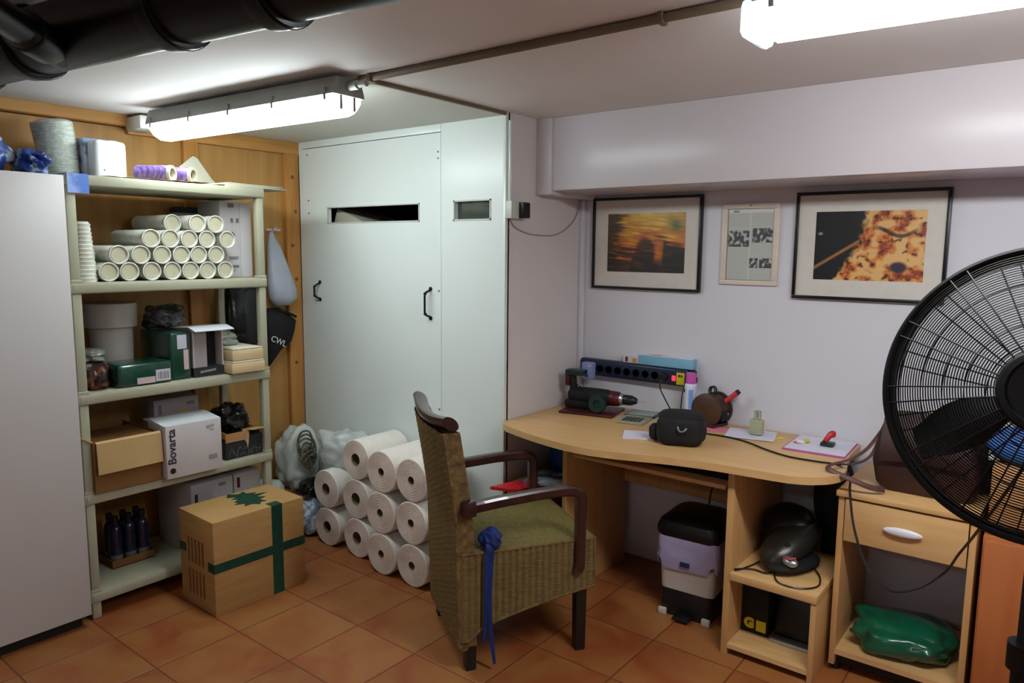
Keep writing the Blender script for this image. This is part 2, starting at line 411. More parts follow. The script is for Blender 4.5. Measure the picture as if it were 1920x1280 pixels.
# white cupboard front with two cut-out slots; dark void behind
def holed(x0, x1, z0, z1, hx0, hx1, hz0, hz1, y0, y1):
    m = MB()
    m.box(x0, y0, z0, hx0, y1, z1); m.box(hx1, y0, z0, x1, y1, z1)
    m.box(hx0, y0, z0, hx1, y1, hz0); m.box(hx0, y0, hz1, hx1, y1, z1)
    return m
d1 = struct('door_1', holed(.028, 1.102, .03, 2.083, .25, .953, 1.676, 1.754, YP, YP+.022), M['panel'])
struct('wall_cupboard', holed(1.106, XR, 0, ZC, 1.193, 1.409, 1.676, 1.757, YP-.002, YP+.022), M['panel'])
struct('trim_7', B(0, YP, 0, .026, YP+.022, 2.122), M['panel'])
struct('trim_8', B(.026, YP-.004, 2.086, 1.106, YP+.022, 2.122, bev=.001), M['panel'])
struct('trim_9', B(XR-.014, YP-.006, 0, XR, YP-.002, ZC, bev=.001), M['panel'])
# slot surrounds
m = MB()
for (a, b, c, d) in ((.244, 1.754, .959, 1.760), (.244, 1.670, .959, 1.676)): m.box(a, YP-.003, b, c, YP+.001, d)
m.box(.244, YP-.003, 1.67, .25, YP+.001, 1.76); m.box(.953, YP-.003, 1.67, .959, YP+.001, 1.76)
m.build('slot_rim', M['sock'], d1)
m = MB()
m.box(1.186, YP-.005, 1.757, 1.416, YP-.001, 1.764).box(1.186, YP-.005, 1.669, 1.416, YP-.001, 1.676)
m.box(1.186, YP-.005, 1.669, 1.193, YP-.001, 1.764).box(1.409, YP-.005, 1.669, 1.416, YP-.001, 1.764)
struct('trim_10', m, M['sock'])
struct('window_1', B(1.188, YP+.023, 1.67, 1.414, YP+.027, 1.762), M['pane'])
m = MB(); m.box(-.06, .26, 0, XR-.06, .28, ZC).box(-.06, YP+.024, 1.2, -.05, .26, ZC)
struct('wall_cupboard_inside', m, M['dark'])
t = tag(B(.2, -.19, 1.40, .52, .1, 1.71, bev=.004, R=Matrix.Translation((.36, 0, 1.6)) @ Matrix.Rotation(.35, 4, 'Y') @ Matrix.Translation((-.36, 0, -1.6))).build('stored_board', M['paper2']),
        'pale board leaning inside the cupboard, seen through the long slot', 'board')
# handles on door
def handle(px, z0, z1, par):
    h = MB(); y = YP
    h.tube([(px, y-.002, z0+.012), (px, y-.02, z0+.018), (px-.006, y-.034, z0+.03), (px-.008, y-.034, (z0+z1)/2), (px-.006, y-.034, z1-.03), (px, y-.02, z1-.018), (px, y-.002, z1-.012)], .0055, 8, 4)
    for z in (z0+.006, z1-.006): h.lathe([(.011, 0), (.010, .004), (.004, .007)], (px, y, z), (0, -1, 0), 12)
    for z in (z0+.028, z1-.028): h.lathe([(.008, -.005), (.008, .005)], (px-.005, y-.034, z), (0, 0, 1), 10)
    return h.build('door_handle', M['handle'], par)
handle(.165, 1.243, 1.353, d1); handle(1.032, 1.193, 1.349, d1)
m = MB()
for (x, z) in ((1.085, 1.995), (1.085, 1.965), (1.088, 1.335), (.075, 2.05), (.08, 1.80), (.08, 1.73), (1.088, .75), (.45, 2.10), (.62, 2.10), (.85, 2.10)):
    m.lathe([(.005, -.001), (.004, .003)], (x, YP, z), (0, -1, 0), 8)
m.build('screw_heads', M['screw'], d1)
# soffit beam over the desk wall
struct('trim_11', B(1.585, -.023, 1.808, XE, YW, ZC, bev=.004), M['soffit'])
struct('trim_12', B(XR, -.035, 1.79, 1.588, YW, ZC, bev=.004), M['soffit'])
struct('trim_13', B(XR, YW-.028, 0, XR+.03, YW, 1.79, bev=.008), M['lilac'])
# conduit along the ceiling
ct = thing('ceiling_conduit', 'thin brown-grey conduit running along the ceiling past both lamps', 'conduit', (3.4, -1.078, 2.10))
MB().tube([(1.50, -1.076, 2.121), (3.4, -1.076, 2.121), (5.2, -1.076, 2.121)], .0125, 10, 0).build('pipe', M['conduit'], ct)
for x in (2.66, 1.56, 4.2):
    B(x-.008, -1.093, 2.105, x+.008, -1.059, 2.134, bev=.002).build('collar', M['conduit'], ct)
struct('trim_14', B(XR-.006, -1.07, 2.119, XR+.006, YP-.01, ZC), M['conduit'])

# ================================================================ lamps
def lamp(name, label, x0, x1, yc0, yc1, glow, w_=.135):
    cx, cy = (x0+x1)/2, (yc0+yc1)/2
    t = thing(name, label, 'ceiling light', (cx, cy, 2.0))
    a = math.atan2(yc1-yc0, x1-x0)
    R = Matrix.Translation((cx, cy, 0)) @ Matrix.Rotation(a, 4, 'Z')
    L = (x1-x0)/2; hw = w_/2
    def T(mb):
        bmesh.ops.transform(mb.bm, matrix=R, verts=mb.bm.verts); return mb
    prof = [(-hw-.006, 2.058), (-hw-.002, 2.072), (-hw+.012, 2.118), (hw-.012, 2.118), (hw+.002, 2.072), (hw+.006, 2.058)]
    T(MB().prism(prof, 'x', -L, L, bev=.003)).build('housing', M['lampgrey'], t)
    g = MB(); rings = []
    for x, s_ in ((-L+.012, .8), (-L+.03, 1), (L-.03, 1), (L-.012, .8)):
        r_ = []
        for y, z in ((-hw, 2.058), (-hw+.004, 2.035), (-hw+.02, 2.008), (-hw+.045, 1.995), (hw-.045, 1.995), (hw-.02, 2.008), (hw-.004, 2.035), (hw, 2.058)):
            r_.append(Vector((x, y*(.9+.1*s_), 2.058-(2.058-z)*s_)))
        rings.append(r_)
    g.loop(rings); T(g).build('diffuser', glow, t)
    for sx in (-.93, -.45, 0, .45, .93):
        for sy in (-1, 1):
            T(B(sx*L-.006, sy*(hw+.004)-.004, 2.040, sx*L+.006, sy*(hw+.004)+.004, 2.082, bev=.001)).build('clip', M['lampgrey'], t)
    for sy in (-.45, .45):
        T(B(L-.016, sy*hw-.006, 2.012, L-.006, sy*hw+.006, 2.066, bev=.001)).build('end_clip', M['lampgrey'], t)
    T(MB().lathe([(.016, 0), (.016, .05), (.011, .055), (.011, .09)], (L-.005, 0, 2.092), (1, 0, 0), 14)).build('cable_gland', M['lampgrey'], t)
    return t
lamp('fluorescent_lamp', 'lit fluorescent ceiling lamp over the storage shelves, with grey clipped housing', .31, 1.50, -1.19, -1.125, M['glowL'])
fr = lamp('fluorescent_lamp', 'lit fluorescent ceiling lamp cut off by the top right edge of the photo', 2.95, 4.15, -1.175, -1.095, M['glowR'], .15)
B(2.925, -1.245, 1.992, 2.962, -1.10, 2.075, bev=.018).build('end_cap', M['acry'], fr)
lamp('fluorescent_lamp', 'added fill light shaped like a ceiling lamp, unseen behind the camera', 1.9, 3.1, -3.75, -3.72, M['glowFill'])  # added fill light, out of view; brightens surfaces that face the camera
jb = thing('junction_box', 'pale plastic junction box at the ceiling corner left of the lamp', 'junction box', (.13, -1.16, 2.06))
B(.03, -1.215, 2.062, .17, -1.125, 2.122, bev=.008).build('body', M['ceil2'], jb)
MB().tube([(.17, -1.17, 2.10), (.25, -1.18, 2.098), (.31, -1.19, 2.095)], .009, 8).build('cable', M['ceil2'], jb)
# ================================================================ drain pipes
dp = thing('drain_pipe', 'thick black drain pipe slung under the ceiling, with push-fit collars', 'pipe', (1.7, -2.0, 1.97))
P0, P1 = Vector((0.0, -2.236, 2.05)), Vector((3.3, -1.81, 2.05)); ax = (P1-P0).normalized()
MB().cyl(P0, P1, .08, seg=40).build('pipe', M['pipe'], dp)
for s_ in (1.08, 1.40, 1.98, 2.30):
    c = P0+ax*s_
    mb = MB().lathe([(.08, -.03), (.089, -.028), (.091, .0), (.089, .028), (.08, .03)], c, ax, 40)
    mb.build('collar', M['pipe'], dp)
    MB().lathe([(.0915, -.004), (.093, 0), (.0915, .004)], c+ax*.02, ax, 40, cap=False).build('seal_ring', M['rubber'], dp)
bp = thing('branch_pipe', 'black branch pipe slanting into the thick drain pipe at the top left corner', 'pipe', (1.3, -2.4, 2.0))
J = Vector((1.55, -2.058, 2.0)); K = Vector((1.88, -2.338, 2.0)); d_ = (K-J).normalized()
MB().cyl(J, J+d_*3.9, .034, seg=32).build('pipe', M['pipe'], bp)
MB().lathe([(.036, 0), (.044, .03), (.044, .15), (.034, .17)], J+d_*.05, d_, 32).build('socket', M['pipe'], bp)
MB().lathe([(.0445, 0), (.0465, .006), (.0445, .012)], J+d_*.19, d_, 32).build('seal_ring', M['rubber'], bp)

# ================================================================ tall cabinet left
wc = thing('storage_cabinet', 'tall pale grey cabinet at the left edge of the photo', 'cabinet', (.26, -2.2, 0))
B(.02, -2.9, .06, .474, -1.664, 1.80, bev=.002).build('body', M['wardrobe'], wc)
B(.475, -2.9, .052, .494, -1.666, 1.801, bev=.002).build('door', M['wardrobe'], wc)
B(.04, -2.88, 0, .455, -1.69, .06).build('plinth', M['kick'], wc)
def crumple(name, label, c_, rad, m, amp, fq, seed, zmin, cat_='bag', sq=.8, R=None, sub=4):
    o = MB().blob(c_, rad, amp, fq, seed, zmin, sq=sq, R=R, sub=sub).build(name, m, ang=60)
    return tag(o, label, cat_)
crumple('printed_bag', 'crumpled blue and white bag on the cabinet, nearest the left edge', (.33, -1.905, 1.868), (.12, .100, .085), M['bluebag'], .4, 7, 3, 1.802)
crumple('printed_bag', 'crumpled blue and white bag lying beside the ribbed clear cup stack', (.37, -1.735, 1.845), (.09, .05, .045), M['bluebag'], .5, 8, 9, 1.802)

# ================================================================ shelf unit
su = thing('shelf_unit', 'five-tier beige plastic shelf unit against the plywood wall', 'shelf unit', (.24, -1.21, 0))
SZ = [1.813, 1.392, .946, .533, .114]
for z in SZ:
    m = MB(); m.box(.03, -1.648, z-.044, .447, -.776, z, bev=.006)
    m.box(.440, -1.640, z-.040, .450, -.784, z-.007, bev=.002)
    m.build('shelf_board', M['shelf'], su)
def post(x0, y0, parent):
    m = MB()
    zs = [0]+sorted(SZ)
    for a, b in zip(zs, zs[1:]):
        m.box(x0, y0, a if a == 0 else a-.001, x0+.036, y0+.036, b-.043, bev=.006)
        if a: m.box(x0-.003, y0-.003, a-.002, x0+.039, y0+.039, a+.012, bev=.003)
    m.build('post', M['shelf'], parent)
for x0 in (.406, .035):
    for y0 in (-1.643, -.817): post(x0, y0, su)

# ---- shelf 2: sleeves of wrapped cups
def sleeve(y, z, label, r=.0395, x1=.42, L=.33):
    t = thing('cup_sleeve', label, 'cups', (x1-L/2, y, z-r), 0, 'sleeves of clear cups stacked on the second shelf')
    prof = [(.028, -L), (.030, -L+.01)]
    n = 16
    for k in range(n):
        a = -L+.012+(L-.03)*k/n; prof += [(r-.006, a), (r-.0015, a+.010), (r-.0035, a+.014)]
    prof += [(r-.002, -.012), (r, -.008), (r, -.001), (r-.004, 0), (r-.006, -.004), (r-.009, -.012)]
    m = MB().lathe(prof, (x1, y, z), (1, 0, 0), 24, cap=False); m.build('wrap', M['cup'], t)
    MB().lathe([(r-.0085, -.010), (r-.010, -.0075), (.0005, -.006)], (x1, y, z), (1, 0, 0), 24).build('cup_base', M['cupin'], t)
    return t
rows = [(1.4325, [-1.490, -1.408, -1.315, -1.226, -1.143, -1.062, -.975], 'bottom row'),
        (1.502, [-1.530, -1.447, -1.358, -1.268, -1.182, -1.102, -1.018], 'second row up'),
        (1.571, [-1.312, -1.228, -1.143, -1.060, -.960], 'third row up'),
        (1.640, [-1.185, -1.102, -1.015], 'top row')]
base = None
for z, ys, rn in rows:
    for i, y in enumerate(ys):
        lb = 'wrapped cup sleeve, %s from the left in the %s of the pile' % (ORD[i], rn)
        x = .42
        if rn == 'second row up' and i == 0: x = .30
        if rn == 'top row' and i == 0: x = .36
        if base is None: base = sleeve(y, z, lb); by, bz, bx = y, z, .42; continue
        dup(base, (x-bx, y-by, z-bz), lb)
m = MB(); L = .24; prof = [(.045, 0)]
for k in range(14): a = .006+L*k/14.5; rr = .044-.017*k/14; prof += [(rr, a), (rr+.0025, a+.009), (rr-.001, a+.011)]
prof += [(.022, L)]
tag(m.lathe(prof, (.375, -1.565, 1.393), (0, 0, 1), 24).build('cup_stack', M['cup']), 'upright tapered stack of clear cups at the left end of the second shelf', 'cups')
wb = thing('white_carton', 'tall white printed carton at the right end of the second shelf', 'box', (.2, -.84, 1.393))
B(.10, -.925, 1.393, .30, -.822, 1.755, bev=.002).build('body', M['boxw'], wb)
B(.10, -.822, 1.393, .302, -.762, 1.750, bev=.002).build('side_flap', M['boxw'], wb)
for (y, z, w_, h) in ((-.868, 1.735, .03, .02), (-.865, 1.665, .012, .02), (-.835, 1.665, .012, .02), (-.86, 1.49, .05, .004), (-.86, 1.482, .045, .004), (-.865, 1.445, .06, .012), (-.87, 1.425, .03, .004)):
    B(.3025, y-w_/2, z-h/2, .3032, y+w_/2, z+h/2).build('print_mark', M['inkg'], wb)
m = MB(); m.prism([(-.875, 1.60), (-.866, 1.612), (-.852, 1.598), (-.852, 1.58), (-.862, 1.576)], 'x', .3025, .3034); m.build('logo', M['ink'], wb)
sb = thing('beige_carton', 'beige carton with a black lid behind the cup sleeves', 'box', (.13, -.98, 1.393))
B(.036, -1.03, 1.393, .088, -.81, 1.70, bev=.003).build('body', M['paper2'], sb)
B(.034, -1.032, 1.70, .0885, -.808, 1.728, bev=.003).build('lid', M['ink'], sb)

# ---- shelf 3
t = thing('wrapped_pack', 'flat dark green shrink-wrapped pack lying on the third shelf', 'pack', (.3, -1.36, .947))
MB().box(.25, -1.480, .947, .425, -1.250, 1.043, bev=.014, seg=3).build('pack', M['green'], t)
B(.4255, -1.325, .958, .4262, -1.262, 1.008).build('barcode_label', M['label'], t)
for k_ in range(6): B(.4264, -1.315+k_*.008, .966, .4267, -1.312+k_*.008+(k_ % 2)*.002, .998).build('barcode_bar', M['inkg'], t)
B(.4255, -1.405, .955, .4262, -1.328, .982).build('pink_label', M['labelp'], t)
t = thing('wrapped_pack', 'upright dark green shrink-wrapped pack beside the open white box', 'pack', (.3, -1.2, .947))
MB().box(.12, -1.246, .947, .405, -1.150, 1.160, bev=.012, seg=3).build('pack', M['green'], t)
B(.4055, -1.215, 1.085, .4062, -1.172, 1.148).build('barcode_label', M['label'], t)
B(.4055, -1.188, .99, .4062, -1.165, 1.08).build('pink_label', M['labelp'], t)
t = thing('white_tub', 'white plastic tub standing behind the flat green pack', 'tub', (.16, -1.36, .947))
# the tub stands on the shelf behind the pack
MB().lathe([(.078, 0), (.082, .01), (.088, .225), (.088, .23), (.1, .232), (.1, .236), (.08, .237)], (.135, -1.375, .947), (0, 0, 1), 36).build('tub', M['bucket'], t)
MB().lathe([(.103, 0), (.106, .003), (.108, .10), (.104, .106), (.0001, .107)], (.135, -1.375, 1.18), (0, 0, 1), 36).build('lid', M['bucket'], t)
crumple('film_bag', 'dark shiny bag of film on top of the upright green pack', (.20, -1.165, 1.215), (.09, .078, .055), M['darkfilm'], .5, 9, 5, 1.1605)
t = thing('open_box', 'open white box with black base and a flap folded out on the third shelf', 'box', (.3, -1.065, .947))
m = MB(); m.box(.20, -1.143, .948, .405, -1.137, 1.165).box(.20, -1.002, .948, .405, -.996, 1.165).box(.20, -1.137, .948, .206, -1.002, 1.165).box(.206, -1.137, .948, .400, -1.002, .955)
m.build('shell', M['boxw'], t)
B(.200, -1.1435, .948, .4065, -.9955, .990).build('base_band', M['ink'], t)
B(.394, -1.137, .99, .401, -1.075, 1.15, R=None).build('card_insert', M['boxw2'], t)
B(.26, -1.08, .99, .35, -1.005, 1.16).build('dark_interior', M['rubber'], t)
m = MB(); m.prism([(.20, 1.165), (.41, 1.180), (.47, 1.165), (.47, 1.161), (.41, 1.175), (.20, 1.161)], 'y', -1.165, -.975); m.build('flap', M['whiteg'], t)
m = MB()
for k_ in range(9): m.box(.4066, -1.112+k_*.0085, .964+.0006*k_, .4072, -1.1055+k_*.0085, .974+.0006*k_)
m.build('pale_print_line', M['boxw2'], t)
for i, (z0, y0, x1) in enumerate(((.949, -.995, .475), (1.008, -.985, .465))):
    t = thing('napkin_pack', ('lower tan napkin pack, beside the open white box' if i == 0 else 'upper tan napkin pack, resting on the other pack'), 'napkins', (.35, -.88, z0), 0, 'tan napkin packs on the third shelf')
    B(.24, y0, z0, x1, -.820, z0+.052, bev=.008).build('napkins', M['napkin'], t)
    B(.245, y0+.004, z0+.0525, x1-.003, -.824, z0+.0575, bev=.001).build('wrapper_top', M['napkint'], t)
crumple('film_bag', 'small grey crumpled film behind the napkin packs', (.27, -.915, 1.095), (.06, .062, .04), M['greyfilm'], .4, 8, 11, 1.067)
crumple('wrapper_heap', 'heap of mixed dark and red wrappers at the left end of the third shelf', (.33, -1.545, 1.0), (.075, .055, .06), M['junk'], .6, 12, 21, .947, 'wrappers')
crumple('film_bag', 'clear and silver film bag on the wrapper heap', (.31, -1.55, 1.085), (.075, .055, .03), M['greyfilm'], .5, 11, 22, 1.065)
# ---- shelf 4
t = thing('open_carton', 'open brown carton with its light flap hanging over the front, on the fourth shelf', 'box', (.3, -1.47, .534))
m = MB(); m.box(.12, -1.61, .534, .462, -1.606, .745).box(.12, -1.344, .534, .462, -1.34, .745).box(.12, -1.606, .534, .124, -1.344, .745).box(.458, -1.606, .534, .462, -1.344, .745).box(.124, -1.606, .534, .458, -1.344, .54)
m.build('carton', M['cartond'], t)
m = MB(); m.prism([(.462, .749), (.474, .742), (.480, .615), (.477, .615), (.470, .738), (.462, .744)], 'y', -1.602, -1.338); m.build('front_flap', M['cartonl'], t)
m = MB(); m.box(.2, -1.60, .70, .44, -1.35, .738); m.build('paper_filling', M['cartond'], t)
m = MB(); m.prism([(-1.61, .745), (-1.655, .775), (-1.652, .778), (-1.606, .75)], 'x', .14, .45); m.build('side_flap', M['cartonl'], t)
t = thing('white_product_box', 'white product box with vertical lettering overhanging the fourth shelf', 'box', (.4, -1.21, .534))
Rz = Matrix.Translation((.40, -1.2, .534)) @ Matrix.Rotation(math.radians(-2), 4, 'Z') @ Matrix.Translation((-.40, 1.2, -.534))
m = MB().box(.335, -1.330, .5345, .505, -1.078, .768, bev=.002); bmesh.ops.transform(m.bm, matrix=Rz, verts=m.bm.verts); m.build('body', M['boxw'], t)
m = MB().prism([(.30, .775), (.36, .782), (.50, .769), (.50, .7685), (.36, .7685), (.30, .770)], 'y', -1.334, -1.078); bmesh.ops.transform(m.bm, matrix=Rz, verts=m.bm.verts); m.build('lid_flap', M['whiteg'], t)
text('Bovarta', .050, Rz @ FX(.5062, -1.305, .675, PI/2), M['ink'], t, bold=.0008)
m = MB(); m.lathe([(.013, 0), (.013, .0006), (.009, .0006), (.009, 0)], (.5055, -1.305, .568), (1, 0, 0), 20); m.lathe([(.004, 0), (.004, .0006)], (.5055, -1.305, .568), (1, 0, 0), 10)
bmesh.ops.transform(m.bm, matrix=Rz, verts=m.bm.verts); m.build('round_mark', M['ink'], t)
m = MB()
for (y_, z_, w_, h_) in ((-1.137, .737, .022, .012), (-1.117, .741, .010, .010), (-1.122, .722, .016, .005)): m.box(.5056, y_-w_/2, z_-h_/2, .5062, y_+w_/2, z_+h_/2)
bmesh.ops.transform(m.bm, matrix=Rz, verts=m.bm.verts); m.build('corner_print', M['boxw2'], t)
for k_ in range(7):
    m = MB().box(.5056, -1.142+k_*.006, .585, .5062, -1.139+k_*.006, .607); bmesh.ops.transform(m.bm, matrix=Rz, verts=m.bm.verts); m.build('barcode_bar', M['inkg'], t)
t = thing('white_carton', 'greyish white carton at the back of the fourth shelf, behind the lettered box', 'box', (.13, -1.12, .534))
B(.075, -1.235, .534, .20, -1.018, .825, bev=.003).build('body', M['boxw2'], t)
B(.2, -1.075, .785, .2008, -1.04, .80).build('corner_print', M['inkg'], t)
B(.2, -1.11, .70, .2008, -1.06, .77).build('tan_label', M['cartonl'], t)
B(.2, -1.215, .66, .2008, -1.20, .80).build('side_print', M['inkg'], t)
t = thing('torn_carton', 'torn tan and black carton at the right end of the fourth shelf', 'box', (.33, -.9, .534))
B(.2, -1.015, .534, .425, -.822, .635, bev=.002).build('body', M['ink'], t)
m = MB().box(.4255, -1.016, .618, .430, -.905, .660).box(.196, -1.017, .636, .428, -1.012, .665).box(.196, -.826, .636, .42, -.822, .66); m.build('torn_edge', M['peach'], t)
m = MB().prism([(-.925, .672), (-.89, .655), (-.895, .60), (-.90, .575), (-.906, .60), (-.93, .64)], 'x', .4256, .4275); m.build('torn_strip', M['cartonl'], t)
m = MB().prism([(.36, .650), (.47, .668), (.47, .671), (.36, .654)], 'y', -.90, -.823); m.build('flap', M['cartonl'], t)
m = MB()
for k_ in range(9): m.tube([(.4262, -1.0+k_*.02, .55+.02*math.sin(k_*2)), (.4262, -.985+k_*.02, .57+.015*math.cos(k_*3)), (.4262, -.97+k_*.02, .555+.02*math.sin(k_*4))], .0012, 4, 3)
m.build('print_mark', M['inkg'], t)
crumple('black_film_bag', 'crumpled black plastic heaped in the torn carton', (.30, -.93, .71), (.085, .085, .06), M['blacks'], .6, 7, 31, .636)
# ---- bottom shelf
t = thing('bottle_tray', 'shallow cardboard tray holding dark bottles on the bottom shelf', 'tray', (.2, -1.39, .115))
m = MB(); m.box(.10, -1.485, .115, .27, -1.30, .118).box(.266, -1.485, .115, .27, -1.30, .150).box(.10, -1.485, .115, .104, -1.30, .150).box(.104, -1.485, .118, .266, -1.481, .150).box(.104, -1.304, .118, .266, -1.30, .150)
m.build('tray', M['cartond'], t)
b0 = None
for r_ in range(2):
    for c_ in range(3):
        lb = '%s bottle in the %s row of the cardboard tray' % (('left', 'middle', 'right')[c_], ('front', 'rear')[r_])
        x, y = .238-r_*.058, -1.452+c_*.059
        if b0 is None:
            b0 = thing('dark_bottle', lb, 'bottle', (x, y, .1185), 0, 'dark bottles in the cardboard tray')
            MB().lathe([(.024, 0), (.026, .004), (.026, .05)], (x, y, .1185), (0, 0, 1), 20).build('base_band', M['bottlecap'], b0)
            MB().lathe([(.0255, .05), (.0265, .055), (.0265, .15), (.020, .175), (.012, .185), (.012, .20)], (x, y, .1185), (0, 0, 1), 20).build('body', M['bottle'], b0)
            MB().lathe([(.014, .20), (.014, .222), (.010, .225)], (x, y, .1185), (0, 0, 1), 16).build('cap', M['black'], b0); bx0, by0 = x, y
        else: dup(b0, (x-bx0, y-by0, 0), lb)
t = thing('white_carton', 'large white carton on the bottom shelf, directly behind the taped box', 'box', (.26, -1.07, .115))
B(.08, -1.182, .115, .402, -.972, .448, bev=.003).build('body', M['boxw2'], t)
B(.4022, -1.165, .345, .4030, -1.15, .40).build('side_print', M['ink'], t)
B(.4022, -1.045, .412, .4030, -1.01, .428).build('corner_print', M['inkg'], t)
t = thing('white_carton', 'white carton at the right end of the bottom shelf', 'box', (.26, -.89, .115))
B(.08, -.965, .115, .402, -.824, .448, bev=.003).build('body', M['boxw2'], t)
B(.4022, -.95, .38, .4030, -.935, .43).build('side_print', M['redd'], t)

# ---- on top of the unit
m = MB(); prof = [(.066, 0)]
for k in range(30): a = .004+.222*k/30; rr = .066+.010*math.sin(k*.055); prof += [(rr-.002, a), (rr+.002, a+.004)]
prof += [(.072, .229), (.050, .237), (.0001, .239)]
tag(m.lathe(prof, (.17, -1.545, 1.8135), (.0, -.14, 1), 32).build('wrapped_stack', M['mesh']), 'tall ribbed clear-wrapped stack standing on the top shelf', 'cups')
m = MB(); m.lathe([(.042, 0), (.040, .15), (.036, .18), (.0001, .184)], (.10, -1.42, 1.8135), (0, 0, 1), 24)
tag(m.build('wrapped_stack', M['mesh']), 'smaller clear-wrapped stack behind the white dispenser', 'cups')
t = thing('white_dispenser', 'upright white dispenser box with rounded edge and blue wrapping on the top shelf', 'box', (.27, -1.42, 1.814))
m = MB().box(.235, -1.475, 1.8138, .315, -1.345, 1.972, bev=.018, seg=4); m.build('body', M['whiteg'], t)
B(.17, -1.485, 1.8138, .234, -1.335, 1.985, bev=.01).build('blue_wrapping', M['bluew'], t)
MB().lathe([(.004, 0), (.004, .001)], (.315, -1.44, 1.85), (1, 0, 0), 10).build('button', M['inkg'], t)
for i, (p0, p1, lb) in enumerate((((.285, -1.295, 1.8495), (.415, -1.202, 1.8495), 'purple printed roll, left of the pair on the top shelf'), ((.22, -1.235, 1.8495), (.415, -1.108, 1.8495), 'purple printed roll, right of the pair on the top shelf'))):
    t = thing('film_roll', lb, 'roll', (.3, -1.2-.03*i, 1.8135), 0, 'purple rolls on the top shelf')
    a_ = Vector(p0); b_ = Vector(p1); d = (b_-a_); L = d.length
    MB().lathe([(.030, 0), (.0355, .004), (.0355, L-.012)], a_, d, 28, cap=False).build('film', M['purple'], t)
    MB().lathe([(.0355, L-.012), (.0355, L), (.0235, L), (.0235, 0), (.030, 0)], a_, d, 28, cap=False).build('core', M['cream'], t)
    MB().lathe([(.0233, L-.02), (.0005, L-.02)], a_, d, 28, cap=False).build('core_shade_disc', M['dark'], t)  # dark disc stands in for the shade inside the hollow core
m = MB().prism([(-1.12, 1.8138), (-1.06, 1.900), (-.965, 1.975), (-.945, 1.965), (-.89, 1.87), (-.84, 1.8138)], 'x', .19, .1925)
bmesh.ops.rotate(m.bm, cent=(.2, -1.05, 1.8138), matrix=Matrix.Rotation(-.25, 3, 'Y'), verts=m.bm.verts)
tag(m.build('folded_sheet', M['paper2']), 'beige sheet folded up to a point behind the purple rolls', 'paper')
for i, (z, a, x0, y0, y1, lb) in enumerate(((1.8142, .04, .22, -.96, -.66, 'lowest paper sheet overhanging the right end of the top shelf'), (1.8215, -.03, .20, -.98, -.69, 'middle paper sheet of the pile at the right end of the top shelf'), (1.8288, .10, .18, -.94, -.64, 'topmost paper sheet of the pile at the right end of the top shelf'))):
    m = MB().box(x0, y0, z, x0+.21, y1+.02, z+.0068, bev=.001)
    bmesh.ops.rotate(m.bm, cent=(.3, -.9, z), matrix=Matrix.Rotation(a, 3, 'Z'), verts=m.bm.verts)
    tag(m.build('paper_sheet', M['paper2']), lb, 'paper', 'paper pile on the top shelf')
m = MB()
for k in range(5):
    m.grid(lambda u, v, k=k: Vector((.34+.10*v, -1.5+.09*k+.10*u, 1.8142+.0014*k+.0025*abs(math.sin(5*u+k)))), 6, 3, .0008)
tag(m.build('paper_scraps', M['kraft']), 'loose kraft paper scraps along the front of the top shelf', 'paper scraps')
m = MB().prism([(.30, 1.8142), (.44, 1.8142), (.4520, 1.812), (.4535, 1.74), (.4560, 1.74), (.455, 1.8145), (.44, 1.8165), (.30, 1.8165)], 'y', -1.640, -1.562)
tag(m.build('blue_tag', M['bluetag']), 'blue card hanging over the front left corner of the top shelf', 'card')

# ================================================================ hanging bags on wood wall
def bag_hang(name, label, c0, prof, m, seed, txt=None, hook=True):
    """profile list: (z, half_depth_x, y_left, y_right)"""
    t = thing(name, label, 'bag', (.03, (prof[-1][2]+prof[-1][3])/2, prof[-1][0]))
    rings = []
    for i, (z, hx, ya, yb) in enumerate(prof):
        r_ = []
        for k in range(32):
            a = 2*PI*k/32; yy = (ya+yb)/2+(yb-ya)/2*math.cos(a)
            f = 1+.35*noise.noise(Vector((k*.55+seed, z*9, seed)))
            r_.append(Vector((.004+hx+hx*math.sin(a)*min(f, 1.0)*.95, yy, z)))
        rings.append(r_)
    MB().loop(rings).build('bag', m, t, ang=70)
    return t
t = bag_hang('carrier_bag', 'white carrier bag hanging from a hook on the pine post', 0,
    [(1.625, .008, -.465, -.445), (1.60, .012, -.475, -.44), (1.54, .022, -.49, -.41), (1.46, .034, -.50, -.385), (1.38, .045, -.51, -.36), (1.31, .052, -.51, -.34), (1.26, .05, -.505, -.335), (1.225, .035, -.47, -.36), (1.21, .012, -.44, -.39)], M['whitebag'], 3)
MB().tube([(.012, -.455, 1.615), (.03, -.45, 1.635), (.02, -.43, 1.645)], .006, 8).build('knot', M['whitebag'], t)
B(.0, -.49, 1.628, .02, -.40, 1.640, bev=.003).build('hook_rail', M['clipf'], t)
t = bag_hang('black_bag', 'black bag with white lettering hanging below the white carrier bag', 0,
    [(1.205, .01, -.50, -.42), (1.18, .02, -.515, -.39), (1.13, .032, -.52, -.33), (1.07, .034, -.52, -.345), (1.01, .031, -.52, -.365), (.97, .026, -.52, -.43), (.93, .02, -.52, -.46), (.885, .008, -.515, -.49)], M['blackm'], 8)
text('CWL', .046, FX(.069, -.468, 1.022, -.45), M['inkw'], t, bold=.0005)
MB().tube([(.03, -.44, 1.195), (.05, -.38, 1.17), (.045, -.335, 1.15)], .008, 8).build('strap', M['blackm'], t)
t = bag_hang('black_bag', 'tall shiny black bag hanging behind the shelf posts', 0,
    [(1.345, .02, -.74, -.60), (1.30, .03, -.755, -.56), (1.20, .04, -.76, -.55), (1.10, .045, -.765, -.55), (1.04, .04, -.76, -.56), (1.0, .015, -.74, -.6)], M['blacks'], 5)

